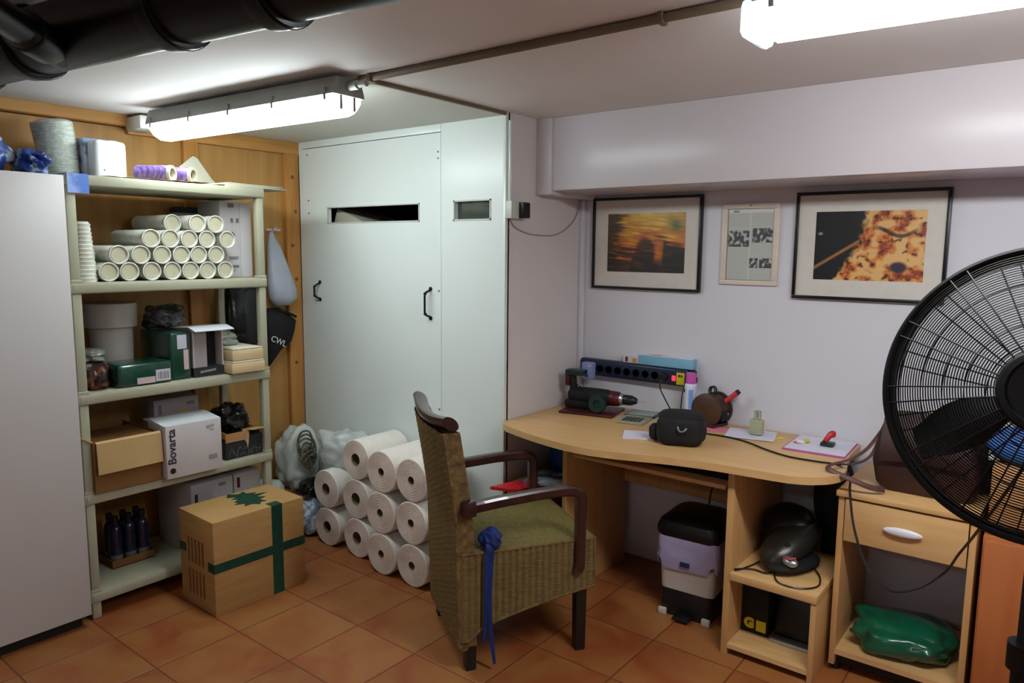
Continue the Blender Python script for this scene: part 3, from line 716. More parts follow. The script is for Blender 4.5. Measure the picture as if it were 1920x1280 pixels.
# ================================================================ taped carton on floor
t = thing('taped_carton', 'brown carton sealed with dark green tape, standing on the floor', 'box', (.67, -1.09, 0))
Rc = Matrix.Translation((.813, -1.312, 0)) @ Matrix.Rotation(math.radians(-1.5), 4, 'Z')
def C(x0, y0, z0, x1, y1, z1, bev=0):
    m = MB().box(x0, y0, z0, x1, y1, z1, bev=bev); bmesh.ops.transform(m.bm, matrix=Rc, verts=m.bm.verts); return m
C(-.29, 0, .0, 0, .437, .408, .003).build('carton', M['carton'], t)
C(.0002, .272, .0, .0014, .325, .407).build('tape_strip', M['tapeg'], t)
C(.0010, -.0014, .188, .0022, .437, .228).build('tape_strip', M['tapeg'], t)
C(-.05, -.0014, .188, .0022, -.0002, .228).build('tape_strip', M['tapeg'], t)
C(-.29, -.0014, .225, -.235, -.0002, .262).build('tape_strip', M['tapeg'], t)
C(-.045, .272, .4082, .0012, .325, .4094).build('tape_strip', M['tapeg'], t)
m = MB(); m.prism([(-.285, .225), (-.245, .20), (-.22, .235), (-.205, .20), (-.19, .225), (-.165, .19), (-.15, .205), (-.135, .175), (-.115, .215), (-.085, .195), (-.09, .235), (-.06, .255), (-.085, .275), (-.08, .30), (-.12, .29), (-.135, .33), (-.16, .30), (-.185, .365), (-.20, .305), (-.215, .33), (-.235, .29), (-.27, .295), (-.25, .26)], 'z', .4084, .4096)
bmesh.ops.transform(m.bm, matrix=Rc, verts=m.bm.verts); m.build('leaf_shaped_tape', M['tapeg'], t)
m = MB()
for i in range(5):
    for j in range(2): m.box(-.22+i*.03, -.0008, .05+j*.14, -.205+i*.03, -.0002, .16+j*.14)
bmesh.ops.transform(m.bm, matrix=Rc, verts=m.bm.verts); m.build('faint_print', M['cartond'], t)

# ================================================================ paper rolls
def roll(x, z, yf, label, r=.1, L=.275, core=.024):
    t = thing('paper_roll', label, 'paper roll', (x, yf+L/2, z-r), 0, 'industrial paper rolls piled by the white cupboard')
    MB().lathe([(r-.004, 0), (r, .004), (r, L-.004), (r-.004, L), (core+.001, L)], (x, yf, z), (0, 1, 0), 48, cap=False).build('paper_wrap', M['paper'], t)
    m = MB(); pr_ = [(core, .0)]
    for k in range(1, 12): pr_ += [(core+(r-.004-core)*k/12-.001, -.0006*(k % 2)), (core+(r-.004-core)*k/12, .0008)]
    pr_ += [(r-.004, 0)]
    m.lathe(pr_, (x, yf, z), (0, 1, 0), 48, cap=False)
    m.build('paper_end', M['paperface'], t)
    m = MB().lathe([(core, -.0005), (core, L), ], (x, yf, z), (0, 1, 0), 24, cap=False); m.lathe([(core, L-.02), (.0005, L-.02)], (x, yf, z), (0, 1, 0), 24, cap=False)
    m.build('core', M['core'], t)
    return t
cols_ = [(.560, -.545, [.1005, .3015], .030, 'first'), (.795, -.545, [.1005, .3015, .5025], .031, 'second'), (1.035, -.60, [.1005, .3015, .5025], .019, 'third'), (1.242, -.60, [.1005, .3015, .5025], .019, 'fourth')]
for x, yf, zs, core, cn in cols_:
    first = None
    for i, z in enumerate(zs):
        xx = x+(.008 if (cn, i) == ('third', 2) else 0)-(.0 if i != 1 else .004)
        lb = 'white paper roll, %s of the %s column from the left' % (['bottom', 'middle' if len(zs) == 3 else 'top', 'top'][i], cn)
        if first is None: first = roll(xx, z, yf, lb, core=core); f0 = (xx, z)
        else: dup(first, (xx-f0[0], 0, z-f0[1]), lb)
# corner clutter
crumple('pale_bag', 'pale plastic bag leaning in the corner left of the paper rolls', (.15, -.42, .36), (.10, .11, .17), M['palebag'], .4, 7, 41, .206)
crumple('clear_film', 'crumpled clear film heaped behind the paper rolls', (.52, -.40, .475), (.135, .10, .10), M['clearfilm'], .5, 9, 44, .4035, 'plastic film')
crumple('crumpled_bag', 'grey and blue crumpled bag on the floor between carton and rolls', (.33, -.47, .10), (.10, .12, .10), M['bluew'], .45, 7, 47, .002)
crumple('crumpled_bag', 'black crumpled bag on the grey and blue one, by the leftmost rolls', (.34, -.44, .245), (.08, .09, .045), M['blacks'], .4, 7, 49, .205)
crumple('pale_bag', 'flat pale bag draped behind the taped carton', (.13, -.62, .24), (.09, .085, .035), M['palebag'], .4, 8, 52, .206)
tag(MB().box(.02, -.70, 0, .20, -.33, .205, bev=.004).build('low_carton', M['cartond']), 'low dark carton in the corner under the pale bags', 'box')
m = MB()
for k in range(7):
    a = k*.9; r0 = .04+.008*(k % 3)
    m.tube([(.275+.006*k+.012*math.cos(a+q), -.46+r0*math.cos(q*PI/3+a*.3), .49-.018*k+ (.06-.004*k)*math.sin(q*PI/3+a*.3)) for q in range(7)], .0055, 6, 5)
m.tube([(.28, -.46, .44), (.30, -.45, .36), (.31, -.44, .31)], .014, 8)
tag(m.build('rope_coil', M['rope']), 'coiled grey-green rope on the pale bag in the corner', 'rope')

# ================================================================ wicker chair
fv = Vector((.535, .845, 0)).normalized(); lv = Vector((-fv.y, fv.x, 0))
c0 = Vector((1.876, -.935, 0))+fv*.22+lv*.215
CH = thing('wicker_armchair', 'dark wicker armchair with mahogany arms and top rail, facing the desk', 'chair', c0, math.atan2(fv.y, fv.x))
def lc(a, b, z): return Vector((a-.22, b-.215, z))
ya, yb = -.028, .448
# legs
for (a, b, h, s_) in ((.452, .0, .29, .021), (.452, .43, .29, .021), (.012, .0, .17, .021), (.012, .43, .17, .021)):
    m = MB(); rings = []
    for z, q in ((0, s_*.85), (.004, s_*.9), (h, s_)):
        rings.append([lc(a+dx*q, b+dy*q, z) for dx, dy in ((-1, -1), (1, -1), (1, 1), (-1, 1))])
    m.loop(rings); m.build('leg', M['legw'], CH, local=True)
# seat body : inner core + corrugated wicker skirts
def low(a):   # bottom curve of the skirt along f
    u = max(0, min(1, a/.5)); return .125+.14*(u**.55)
def skirt(u0, u1, fixed, side, m, nu=None):
    """side 's': runs along f at l=fixed ; 'e': runs along l at f=fixed"""
    Lh = abs(u1-u0); nr = int(Lh/.026); nu = nr*6
    sgn = 1 if fixed > .2 else -1
    def fn(u, v):
        q = u0+(u1-u0)*u
        zb = low(q) if side == 's' else low(fixed)
        z = zb+(.452-zb)*v
        o = .0075*abs(math.sin(PI*u*nr))+.0010*math.sin(z*2*PI/.012+(int(u*nr) % 2)*PI)
        return lc(q, fixed+sgn*o, z) if side == 's' else lc(fixed+sgn*o, q, z)
    m.grid(fn, nu, 56)
m = MB(); skirt(-.03, .495, ya, 's', m); skirt(-.03, .495, yb, 's', m); skirt(ya, yb, .495, 'e', m)
pts = [(-.03-.22, low(0))]+[(a-.22, low(a)) for a in (.0, .05, .12, .2, .3, .4, .495)]+[(.495-.22, .45), (-.03-.22, .45)]
m.prism([(p[0], p[1]+.002) for p in pts], 'y', ya-.215+.002, yb-.215-.002)
m.build('seat_frame', M['wick'], CH, local=True)
m = MB()
for pth in ([lc(-.03, ya-.003, .452), lc(.498, ya-.003, .452), lc(.498, yb+.003, .452), lc(-.03, yb+.003, .452)],):
    m.tube(pth, .006, 8, 0)
m.tube([lc(a, ya-.003, low(a)) for a in (-.03, 0, .05, .12, .2, .3, .4, .498)], .0065, 8, 3); m.tube([lc(a, yb+.003, low(a)) for a in (-.03, 0, .05, .12, .2, .3, .4, .498)], .0065, 8, 3)
m.tube([lc(.498, ya, low(.5)), lc(.498, yb, low(.5))], .0065, 8, 0); m.tube([lc(.498, ya, .26), lc(.498, ya, .452)], .006, 8, 0); m.tube([lc(.498, yb, .26), lc(.498, yb, .452)], .006, 8, 0)
m.build('woven_edging', M['wickedge'], CH, local=True)
m = MB(); m.grid(lambda u, v: lc(-.0+.493*u, ya+.002+(yb-ya-.004)*v, .456+.010*math.sin(PI*u)*math.sin(PI*v)+.0009*math.sin(u*250)*math.sin(v*230)), 110, 110); m.build('seat', M['wickseat'], CH, local=True)
# back
def bprof(z):
    t_ = (z-.1)/.82
    rear = -.035-.01*math.sin(min(1, t_)*PI*.6)-.050*max(0, t_-.55)**1.2/.45**1.2
    th = .062-.008*t_
    return rear, rear+th
def halfw(z):
    t_ = (z-.1)/.82; return (ya+.004-.0*t_, .405+.035*t_**2)
m = MB(); nz = 110; nr = 17
for face in (0, 1):
    def fn(u, v, face=face):
        z = .10+.80*v; a0, a1 = halfw(z); y = a0+(a1-a0)*u; bow = -.022*math.sin(PI*u)*v
        o = .006*abs(math.sin(PI*u*nr))+.0010*math.sin(z*2*PI/.011+(int(u*nr) % 2)*PI)
        return lc(bprof(z)[face]+(o if face else -o)+bow, y, z)
    m.grid(fn, nr*6, nz)
m.build('backrest', M['wick'], CH, local=True)
m = MB()
for e in (0, 1):
    rings = []
    for k in range(41):
        z = .10+.80*k/40; y = halfw(z)[e]; a, b = bprof(z); o = .0012*(k % 2)
        rings.append([lc(a-.004, y-.006-o, z), lc(b+.004, y-.006-o, z), lc(b+.004, y+.006+o, z), lc(a-.004, y+.006+o, z)])
    m.loop(rings)
m.tube([lc(bprof(.1)[0]+.02, y, .10) for y in (ya, .1, .3, .40)], .016, 8, 0)
m.build('backrest_edge', M['wickedge'], CH, local=True, ang=60)
# top rail
m = MB(); rings = []
for k in range(25):
    u = -.02+1.04*k/24; y = ya+(.44-ya)*u; bow = -.024*math.sin(PI*max(0, min(1, u))); rise = .016*(2*u-1)**2*1.2
    cxx, cz = bprof(.90)[0]+.022+bow, .915+rise
    rings.append([lc(cxx+.027*math.cos(q)-.012*math.sin(q), y, cz+.027*math.sin(q)) for q in [2*PI*j/14 for j in range(14)]])
m.loop(rings); m.build('top_rail', M['mahog'], CH, local=True)
# arms
for b, sg in ((ya-.012, -1), (yb+.012, 1)):
    m = MB()
    def bar(pts, hw_, hh):
        rings = []
        P = [Vector(p) for p in pts]
        for i, p in enumerate(P):
            t_ = (P[min(i+1, len(P)-1)]-P[max(0, i-1)]).normalized(); n_ = Vector((-t_.z, 0, t_.x))
            rings.append([p+Vector((0, sy*hw_, 0))+n_*sn*hh for sy, sn in ((-1, -.6), (-.7, -1), (.7, -1), (1, -.6), (1, .6), (.7, 1), (-.7, 1), (-1, .6))])
        m.loop(rings)
    bar([lc(-.005, b, .628), lc(.10, b, .640), lc(.25, b, .652), lc(.36, b, .656), lc(.40, b, .652), lc(.422, b, .640), lc(.430, b, .620), lc(.431, b, .50), lc(.430, b, .38), lc(.427, b, .352), lc(.420, b, .338)], .019, .019)
    m.build('arm', M['mahog'], CH, local=True)
    B(-.03-.22, b-.215-.022, .60, .02-.22, b-.215+.022, .655, bev=.006).build('arm_bracket', M['mahog'], CH, local=True)
# blue ribbon tied to the chair
wp = lambda a, b, z: c0+fv*(a-.22)+lv*(b-.215)+Vector((0, 0, z))
rb = thing('blue_ribbon', 'royal blue cloth ribbon knotted on the wicker chair and trailing to the floor', 'ribbon', wp(.07, -.05, .02))
MB().blob((wp(.085, -.005, .492)), (.044, .038, .034), .6, 4, 4, .462).build('knot', M['bluer'], rb)
MB().tube([wp(.08, -.022, .490), wp(.076, -.045, .47), wp(.074, -.044, .40), wp(.070, -.046, .28), wp(.078, -.046, .16), wp(.092, -.05, .03)], lambda t: (.003, .020-.014*t), 8, 5, flat=(lv.x, lv.y, 0)).build('tail', M['bluer'], rb)
MB().tube([wp(.075, -.022, .480), wp(.064, -.048, .44), wp(.06, -.05, .30), wp(.055, -.052, .17), wp(.045, -.056, .12)], lambda t: (.003, .014-.010*t), 8, 5, flat=(lv.x, lv.y, 0)).build('tail', M['bluer'], rb)

# ================================================================ desk
DK = thing('computer_desk', 'beech laminate computer desk with a curved front and open side shelf', 'desk', (2.2, 0, 0))
out = cat([(1.506, -.27, 0), (1.545, -.312, 0), (1.60, -.340, 0), (1.80, -.398, 0), (2.0, -.424, 0), (2.15, -.402, 0), (2.355, -.332, 0), (2.5, -.298, 0), (2.65, -.281, 0), (2.80, -.262, 0), (2.89, -.205, 0), (2.932, -.12, 0), (2.925, -.02, 0), (2.895, .12, 0), (2.885, .36, 0)], 5)
pts = [(p.x, p.y) for p in out]+[(1.534, .36), (1.534, .337), (1.506, .337)]
MB().prism(pts, 'z', .729, .757, bev=.003).build('desktop', M['beech'], DK)
B(1.815, -.235, 0, 1.838, .30, .729, bev=.001).build('side_panel', M['beechv'], DK)
B(2.563, -.235, 0, 2.588, .30, .729, bev=.001).build('side_panel', M['beechv'], DK)
B(1.838, .282, .41, 2.563, .298, .729).build('back_panel', M['beechv'], DK)
tr = B(1.855, -.215, .640, 2.545, .20, .656, bev=.001).build('keyboard_tray', M['beech'], DK)
m = MB().box(1.838, -.17, .658, 1.853, .18, .676).box(2.548, -.17, .658, 2.563, .18, .676); m.build('tray_runner', M['black'], tr)
B(2.588, -.24, .302, 2.905, .18, .332, bev=.002).build('open_shelf', M['beech'], DK)
B(2.884, -.235, .0, 2.903, .18, .302, bev=.001).build('short_side_panel', M['beechv'], DK)
B(2.588, -.235, .028, 2.884, .18, .046).build('bottom_board', M['beech'], DK)
B(2.588, .165, .046, 2.884, .18, .302).build('cubby_back', M['beechv'], DK)
t = thing('tray_gap_filler', 'long black slab added to darken the gap between keyboard tray and desktop', 'case', (2.2, -.05, .6565))
MB().box(1.87, -.150, .6565, 2.53, .08, .712, bev=.006).build('body', M['blackm'], t)  # slab added only to make the gap above the tray read dark
# ---- wall power strip
ps = thing('power_strip', 'long navy multi-socket power strip fixed to the wall above the desk', 'power strip', (1.86, .34, .90))
B(1.535, .318, .905, 2.135, .3665, .990, bev=.014, seg=3).build('body', M['strip'], ps)
for i in range(8):
    x = 1.66+i*.0508
    MB().lathe([(.0205, 0), (.0205, .004), (.018, .004), (.017, -.006), (.0001, -.006)], (x, .318, .945), (0, -1, 0), 20).build('socket', M['black'], ps)
B(2.055, .313, .930, 2.073, .319, .955, bev=.002).build('switch', M['ledr'], ps)
B(2.078, .3165, .915, 2.118, .3178, .972).build('yellow_label', M['yellow'], ps)
m = MB().box(2.086, .316, .95, 2.098, .3166, .962).box(2.10, .316, .95, 2.108, .3166, .962); m.build('label_print', M['ink'], ps)
ch = thing('plug_charger', 'pale blue plug charger with a blue light, left on the power strip', 'charger', (1.6, .28, .89))
B(1.575, .275, .893, 1.636, .3175, .975, bev=.006).build('body', M['stripw'], ch)
MB().lathe([(.004, 0), (.003, .002)], (1.600, .2755, .935), (0, -1, 0), 10).build('indicator_light', M['ledb'], ch)
B(1.595, .274, .903, 1.615, .2755, .915).build('port', M['linerb'], ch)
B(1.612, .2745, .955, 1.632, .2755, .968).build('pink_print', M['labelp'], ch)
t = thing('plug', 'black plug in the right-hand socket of the power strip', 'plug', (2.016, .29, .93))
MB().lathe([(.019, 0), (.019, .02), (.012, .034)], (2.0156, .3135, .945), (0, -1, 0), 16).build('body', M['black'], t)
MB().tube([(2.016, .285, .94), (2.018, .27, .90), (2.045, .26, .86), (2.09, .24, .81), (2.13, .21, .78), (2.16, .17, .765)], .0035, 6).build('cord', M['black'], t)
t = thing('adapter_plug', 'black corner adapter with a cable at the right end of the power strip', 'plug', (2.14, .32, .93))
m = MB().box(2.137, .30, .955, 2.162, .36, .985, bev=.006).box(2.137, .302, .925, 2.168, .36, .957, bev=.008); m.build('body', M['black'], t)
MB().tube([(2.141, .305, .925), (2.128, .285, .90), (2.126, .27, .80), (2.133, .24, .766)], .003, 6).build('cord', M['black'], t)
t = thing('toothpaste_box', 'long light blue and white carton lying on top of the power strip', 'box', (1.97, .34, .991))
m = MB().box(1.87, .322, .9905, 2.155, .3655, 1.036, bev=.002); m.build('body', M['aqua'], t)
m = MB().box(1.785, .324, .9905, 1.87, .3655, 1.030, bev=.002); m.build('picture_end', M['boxw'], t)
B(1.80, .3232, .996, 1.812, .3238, 1.02).build('red_mark', M['redd'], t); B(1.838, .3232, .994, 1.862, .3238, 1.016).build('orange_mark', M['peach'], t)
m = MB().box(1.79, .326, 1.0305, 1.868, .364, 1.033).box(1.875, .324, 1.0365, 2.15, .364, 1.040); m.build('top_edge', M['whiteg'], t)
B(1.93, .324, 1.0402, 1.99, .345, 1.0408).build('red_mark', M['red'], t)
# ---- things on the desk
DT = .7575
t = thing('leather_pad', 'burgundy leather folder under the cordless drill', 'folder', (1.72, .18, DT))
m = MB().box(1.575, .06, DT, 1.845, .27, DT+.012, bev=.004); bmesh.ops.rotate(m.bm, cent=(1.7, .17, 0), matrix=Matrix.Rotation(.22, 3, 'Z'), verts=m.bm.verts); m.build('cover', M['pad'], t)
DZ = DT+.0125
t = thing('cordless_drill', 'black cordless drill with red grip, lying on the burgundy folder', 'drill', (1.7, .19, DZ))
dx = Vector((1, .16, 0)).normalized()
o0 = Vector((1.60, .165, DZ+.060))
MB().lathe([(.020, 0), (.036, .012), (.040, .05), (.042, .12), (.040, .20), (.036, .22)], o0-dx*.02, dx, 24).build('motor_body', M['blackm'], t)
MB().lathe([(.034, .20), (.037, .21), (.035, .245), (.028, .255)], o0-dx*.005, dx, 24).build('red_collar', M['redd'], t)
MB().lathe([(.027, .250), (.028, .256), (.028, .266), (.025, .27)], o0-dx*.005, dx, 24).build('silver_ring', M['silver'], t)
MB().lathe([(.022, .265), (.025, .28), (.024, .31), (.014, .335), (.010, .338)], o0-dx*.005, dx, 24).build('chuck', M['black'], t)
MB().cyl(o0+dx*.33, o0+dx*.375, .0025, seg=8).build('drill_bit', M['silver'], t)
m = MB(); m.tube([o0+dx*.005+Vector((0, 0, .02)), o0+dx*.0+Vector((0, 0, .06)), o0+dx*-.004+Vector((0, 0, .105))], .019, 12, 4); m.build('handle', M['blackm'], t)
m = MB().box(-.035, -.030, .0, .062, .030, .028, bev=.006); bmesh.ops.transform(m.bm, matrix=Matrix.Translation(o0+dx*.002+Vector((0, 0, .098))) @ Matrix.Rotation(.16, 4, 'Z'), verts=m.bm.verts); m.build('battery', M['teal'], t)
m = MB().box(-.032, -.024, .0, -.010, .024, .062, bev=.005); bmesh.ops.transform(m.bm, matrix=Matrix.Translation(o0+Vector((-.002, 0, .045))) @ Matrix.Rotation(.16, 4, 'Z'), verts=m.bm.verts); m.build('red_grip', M['redd'], t)
m = MB().box(-.05, -.04, -.060, .12, .02, -.022, bev=.01); bmesh.ops.transform(m.bm, matrix=Matrix.Translation(o0+dx*.02) @ Matrix.Rotation(.16, 4, 'Z'), verts=m.bm.verts); m.build('lower_body', M['blackm'], t)
t = thing('tape_roll', 'dark teal round spool resting against the drill body', 'spool', (1.80, .10, DZ))
a0 = Vector((1.772, .125, DZ+.0415)); ad = Vector((.25, -1, .12)).normalized()
MB().lathe([(.018, 0), (.040, 0), (.042, .006), (.042, .026), (.040, .032), (.018, .032), (.016, .02)], a0, ad, 32).build('spool', M['teal'], t)
MB().tube([(1.63, .15, .885), (1.68, .135, .87), (1.73, .12, .84), (1.765, .115, .812)], .0028, 6).build('cord', M['black'], t)
t = thing('folding_calculator', 'open beige calculator with a grey lid lying on the desk', 'calculator', (1.95, .2, DT))
R_ = Matrix.Translation((1.955, .17, DT)) @ Matrix.Rotation(.19, 4, 'Z')
def TR(m, R=R_): bmesh.ops.transform(m.bm, matrix=R, verts=m.bm.verts); return m
TR(B(-.065, -.125, 0, .065, .03, .009, bev=.003)).build('body', M['calc'], t)
TR(B(-.075, .035, 0, .075, .165, .007, bev=.002)).build('lid', M['teal'], t)
TR(B(-.064, .045, .0071, .064, .155, .009, bev=.001)).build('display', M['lcd'], t)
for i in range(5):
    for j in range(4): TR(B(-.042+i*.018, -.10+j*.022, .009, -.029+i*.018, -.084+j*.022, .0115, bev=.001)).build('key', M['teal'], t)
t = thing('note_paper', 'small stack of white note paper beside the black camera bag', 'paper', (2.12, -.1, DT))
TR(B(-.075, -.06, 0, .085, .065, .006), Matrix.Translation((2.125, -.105, DT)) @ Matrix.Rotation(.45, 4, 'Z')).build('sheets', M['pwhite'], t)
cb = thing('camera_bag', 'black padded camera bag sitting near the front edge of the desk', 'bag', (2.30, -.10, DT))
Rb = Matrix.Rotation(.35, 3, 'Z')
MB().blob((2.305, -.105, DT+.060), (.098, .072, .062), .10, 4, 2, DT+.001, sq=.55, R=Rb).build('body', M['blackm'], cb)
MB().blob((2.300, -.09, DT+.105), (.09, .066, .026), .12, 5, 6, None, sq=.6, R=Rb).build('flap', M['blackm'], cb)
MB().blob((2.205, -.135, DT+.040), (.02, .030, .034), .15, 5, 6, DT+.001, sq=.7).build('side_pocket', M['blackm'], cb)
MB().tube([(2.325, -.180, DT+.085), (2.335, -.187, DT+.072), (2.350, -.184, DT+.070), (2.360, -.172, DT+.082)], .0035, 6).build('logo_arc', M['silver'], cb)
MB().tube([(2.195, -.150, DT+.02), (2.185, -.165, DT+.055), (2.20, -.16, DT+.085), (2.25, -.15, DT+.11)], .003, 6).build('strap_buckle', M['silver'], cb)
t = thing('spray_can', 'white and blue spray can with a magenta cap under the power strip', 'spray can', (2.165, .26, DT))
cc = (2.172, .270, DT)
MB().lathe([(.026, 0), (.0275, .003), (.0275, .165), (.025, .178), (.020, .183)], cc, (0, 0, 1), 28).build('can', M['canw'], t)
MB().lathe([(.0225, .178), (.023, .182), (.0225, .225), (.018, .229), (.0001, .23)], cc, (0, 0, 1), 28).build('cap', M['pink'], t)
m = MB(); m.grid(lambda u, v: Vector((cc[0]+.0279*math.cos(-1.45+.75*u), cc[1]+.0279*math.sin(-1.45+.75*u), DT+.02+.135*v)), 10, 1); m.build('blue_panel', M['canb'], t)
B(2.150, .2455, DT+.14, 2.156, .2465, DT+.155).build('print_mark', M['linerb'], t)
og = thing('desk_organiser', 'round brown leather desk organiser holding scissors and a red-handled tool', 'organiser', (2.29, .30, DT))
a0 = Vector((2.262, .222, DT+.075)); ad = Vector((.22, 1, 0)).normalized()
MB().lathe([(.060, 0), (.0725, .006), (.0745, .015), (.0745, .022)], a0, ad, 40).build('end_disc', M['leatherb'], og)
MB().lathe([(.066, .022), (.066, .100)], a0, ad, 40).build('drum', M['leather'], og)
MB().lathe([(.0745, .100), (.0745, .110), (.070, .116)], a0, ad, 40).build('end_disc', M['leatherb'], og)
TR(B(0, -.05, -.075, .115, .05, -.060, bev=.003), Matrix.Translation(a0) @ Matrix.Rotation(math.atan2(1, .22), 4, 'Z')).build('base', M['leather'], og)
TR(B(.03, -.072, -.045, .092, -.055, .0, bev=.003), Matrix.Translation(a0) @ Matrix.Rotation(math.atan2(1, .22), 4, 'Z')).build('drawer_slot', M['rubber'], og)
TR(MB().lathe([(.004, 0), (.003, .003)], (.07, -.076, -.012), (0, -1, 0), 10), Matrix.Translation(a0) @ Matrix.Rotation(math.atan2(1, .22), 4, 'Z')).build('stud', M['silver'], og)
t = thing('scissors', 'black-handled scissors standing in the round organiser', 'scissors', (2.27, .29, .88))
m = MB()
for s_ in (0, 1):
    cx_ = 2.268+s_*.004; m.tube([(cx_+.014*math.cos(q), .285+s_*.012, .912+.020*math.sin(q)) for q in [2*PI*k/10 for k in range(11)]], .004, 6, 3)
m.tube([(2.268, .285, .892), (2.27, .285, .84)], .004, 6, 0); m.build('handles', M['teal'], t)
t = thing('red_tool', 'red-handled tool sticking out of the round organiser', 'tool', (2.33, .3, .86))
MB().cyl((2.315, .29, .858), (2.372, .315, .912), .010, .012, 14).build('grip', M['red'], t)
MB().cyl((2.372, .315, .912), (2.382, .319, .922), .0125, .010, 14).build('butt', M['black'], t)
MB().cyl((2.290, .285, .835), (2.315, .29, .858), .006, .008, 10).build('shank', M['teal'], t)
t = thing('card_holder', 'blue and grey cards standing behind the scissors in the organiser', 'cards', (2.25, .3, .86))
TR(B(-.02, 0, 0, .02, .004, .06), Matrix.Translation((2.245, .292, .828))).build('card', M['linerb'], t)
pb = thing('perfume_bottle', 'pale glass perfume bottle standing on the papers', 'bottle', (2.50, .22, DT+.006))
B(2.474, .200, DT+.006, 2.532, .232, DT+.074, bev=.008).build('bottle', M['perf'], pb)
B(2.490, .205, DT+.075, 2.518, .228, DT+.110, bev=.004).build('cap', M['glass'], pb)
B(2.499, .212, DT+.080, 2.509, .221, DT+.105).build('sprayer', M['silver'], pb)
def sheet(name, label, c_, a, w_, h, m_, z=DT, th=.0016, cat_='paper'):
    m = TR(B(-w_/2, -h/2, 0, w_/2, h/2, th), Matrix.Translation((c_[0], c_[1], z)) @ Matrix.Rotation(a, 4, 'Z'))
    return tag(m.build(name, m_), label, cat_)
sheet('pink_sheet', 'pink paper showing beneath the organiser', (2.345, .225), .5, .14, .09, M['pinkp'])
sheet('paper_sheet', 'white sheet under the perfume bottle', (2.48, .215), .22, .20, .17, M['pwhite'], DT+.0020, .0018)
sheet('yellow_sheet', 'yellow edged sheet right of the perfume bottle', (2.575, .215), .9, .10, .03, M['yellow'])
sheet('magenta_sheet', 'white paper with magenta border under the stapler', (2.765, .215), .05, .235, .27, M['mag'])
sheet('paper_sheet', 'white paper lying over the magenta-bordered sheet', (2.765, .225), .05, .225, .25, M['pwhite'], DT+.002, .002)
t = thing('round_sticker', 'small orange and white round figure on the papers', 'toy', (2.69, .21, DT+.004))
MB().lathe([(.020, 0), (.020, .006), (.014, .009), (.0001, .010)], (2.688, .215, DT+.0042), (0, 0, 1), 20).build('white_disc', M['whiteg'], t)
MB().lathe([(.014, 0), (.014, .006), (.0001, .007)], (2.708, .222, DT+.0100), (0, 0, 1), 20).build('orange_disc', M['yellow'], t)
MB().lathe([(.022, 0), (.0001, .001)], (2.682, .205, DT+.0042), (0, 0, 1), 20).build('red_edge', M['red'], t)
t = thing('stapler', 'red mini stapler with a dark base on the papers', 'stapler', (2.785, .23, DT+.0045))
B(2.765, .205, DT+.0045, 2.815, .250, DT+.020, bev=.004).build('base', M['teal'], t)
MB().tube([(2.782, .212, DT+.022), (2.788, .226, DT+.036), (2.798, .24, DT+.052), (2.806, .25, DT+.050)], lambda t: (.012, .010+.004*t), 10, 4).build('arm', M['red'], t)
t = tag(MB().tube([(2.30, .10, DT+.0035), (2.42, .105, DT+.0035), (2.513, .078, DT+.0035), (2.62, .01, DT+.0035), (2.72, -.032, DT+.0035), (2.82, -.03, DT+.0035), (2.90, -.03, DT+.003), (2.944, -.06, DT-.03), (2.965, -.135, .70), (3.0, -.20, .60), (3.06, -.26, .50), (3.14, -.30, .455), (3.22, -.30, .485), (3.29, -.30, .56), (3.33, -.40, .66), (3.40, -.7, .85), (3.50, -1.0, 1.12), (3.523, -1.18, 1.215)], .004, 6, 5).build('power_cable', M['black']), 'thin black cable crossing the desk and looping down to the fan', 'cable')
# ---- under the desk
t = thing('low_stool', 'low wooden box in the gap between wall and desk side', 'stool', (1.66, 0, 0))
B(1.53, -.27, .02, 1.70, .20, .47, bev=.004).build('body', M['cartond'], t); B(1.54, -.26, 0, 1.69, .19, .02).build('foot', M['kick'], t)
tag(MB().prism([(1.535, -.395), (1.56, -.30), (1.60, -.2), (1.70, -.2), (1.68, -.30), (1.62, -.365)], 'z', .4705, .486, bev=.002).build('red_folder', M['red']), 'red folder sticking out under the desk by the wall', 'folder')
tag(TR(B(-.09, -.10, 0, .09, .10, .014, bev=.002), Matrix.Translation((1.69, -.15, .487)) @ Matrix.Rotation(.2, 4, 'Z')).build('magazine', M['magaz']), 'glossy magazine on the red folder', 'magazine')
crumple('blue_folder', 'blue plastic folder heap behind the magazine under the desk', (1.66, .09, .545), (.10, .11, .07), M['bluef'], .12, 4, 61, .4705, 'folder', sq=.5)
bn = thing('pedal_bin', 'cream pedal bin with a black lid and lavender liner under the desk', 'bin', (2.355, .06, 0))
Rn = Matrix.Translation((2.335, .045, 0)) @ Matrix.Rotation(.06, 4, 'Z')
def rrect(hx, hy, r, z, n=5):
    P = []
    for cx_, cy_, a in ((hx-r, hy-r, 0), (-hx+r, hy-r, PI/2), (-hx+r, -hy+r, PI), (hx-r, -hy+r, 1.5*PI)):
        for k in range(n+1): q = a+PI/2*k/n; P.append(Vector((cx_+r*math.cos(q), cy_+r*math.sin(q), z)))
    return P
m = MB(); m.loop([rrect(.108, .125, .03, .0), rrect(.112, .13, .03, .015), rrect(.116, .133, .03, .105), rrect(.112, .13, .03, .118)]); TR(m, Rn).build('base', M['black'], bn)
m = MB(); m.loop([rrect(.114, .128, .03, .112), rrect(.124, .135, .03, .27), rrect(.126, .137, .03, .335)]); TR(m, Rn).build('body', M['bin'], bn)
m = MB(); rings = []
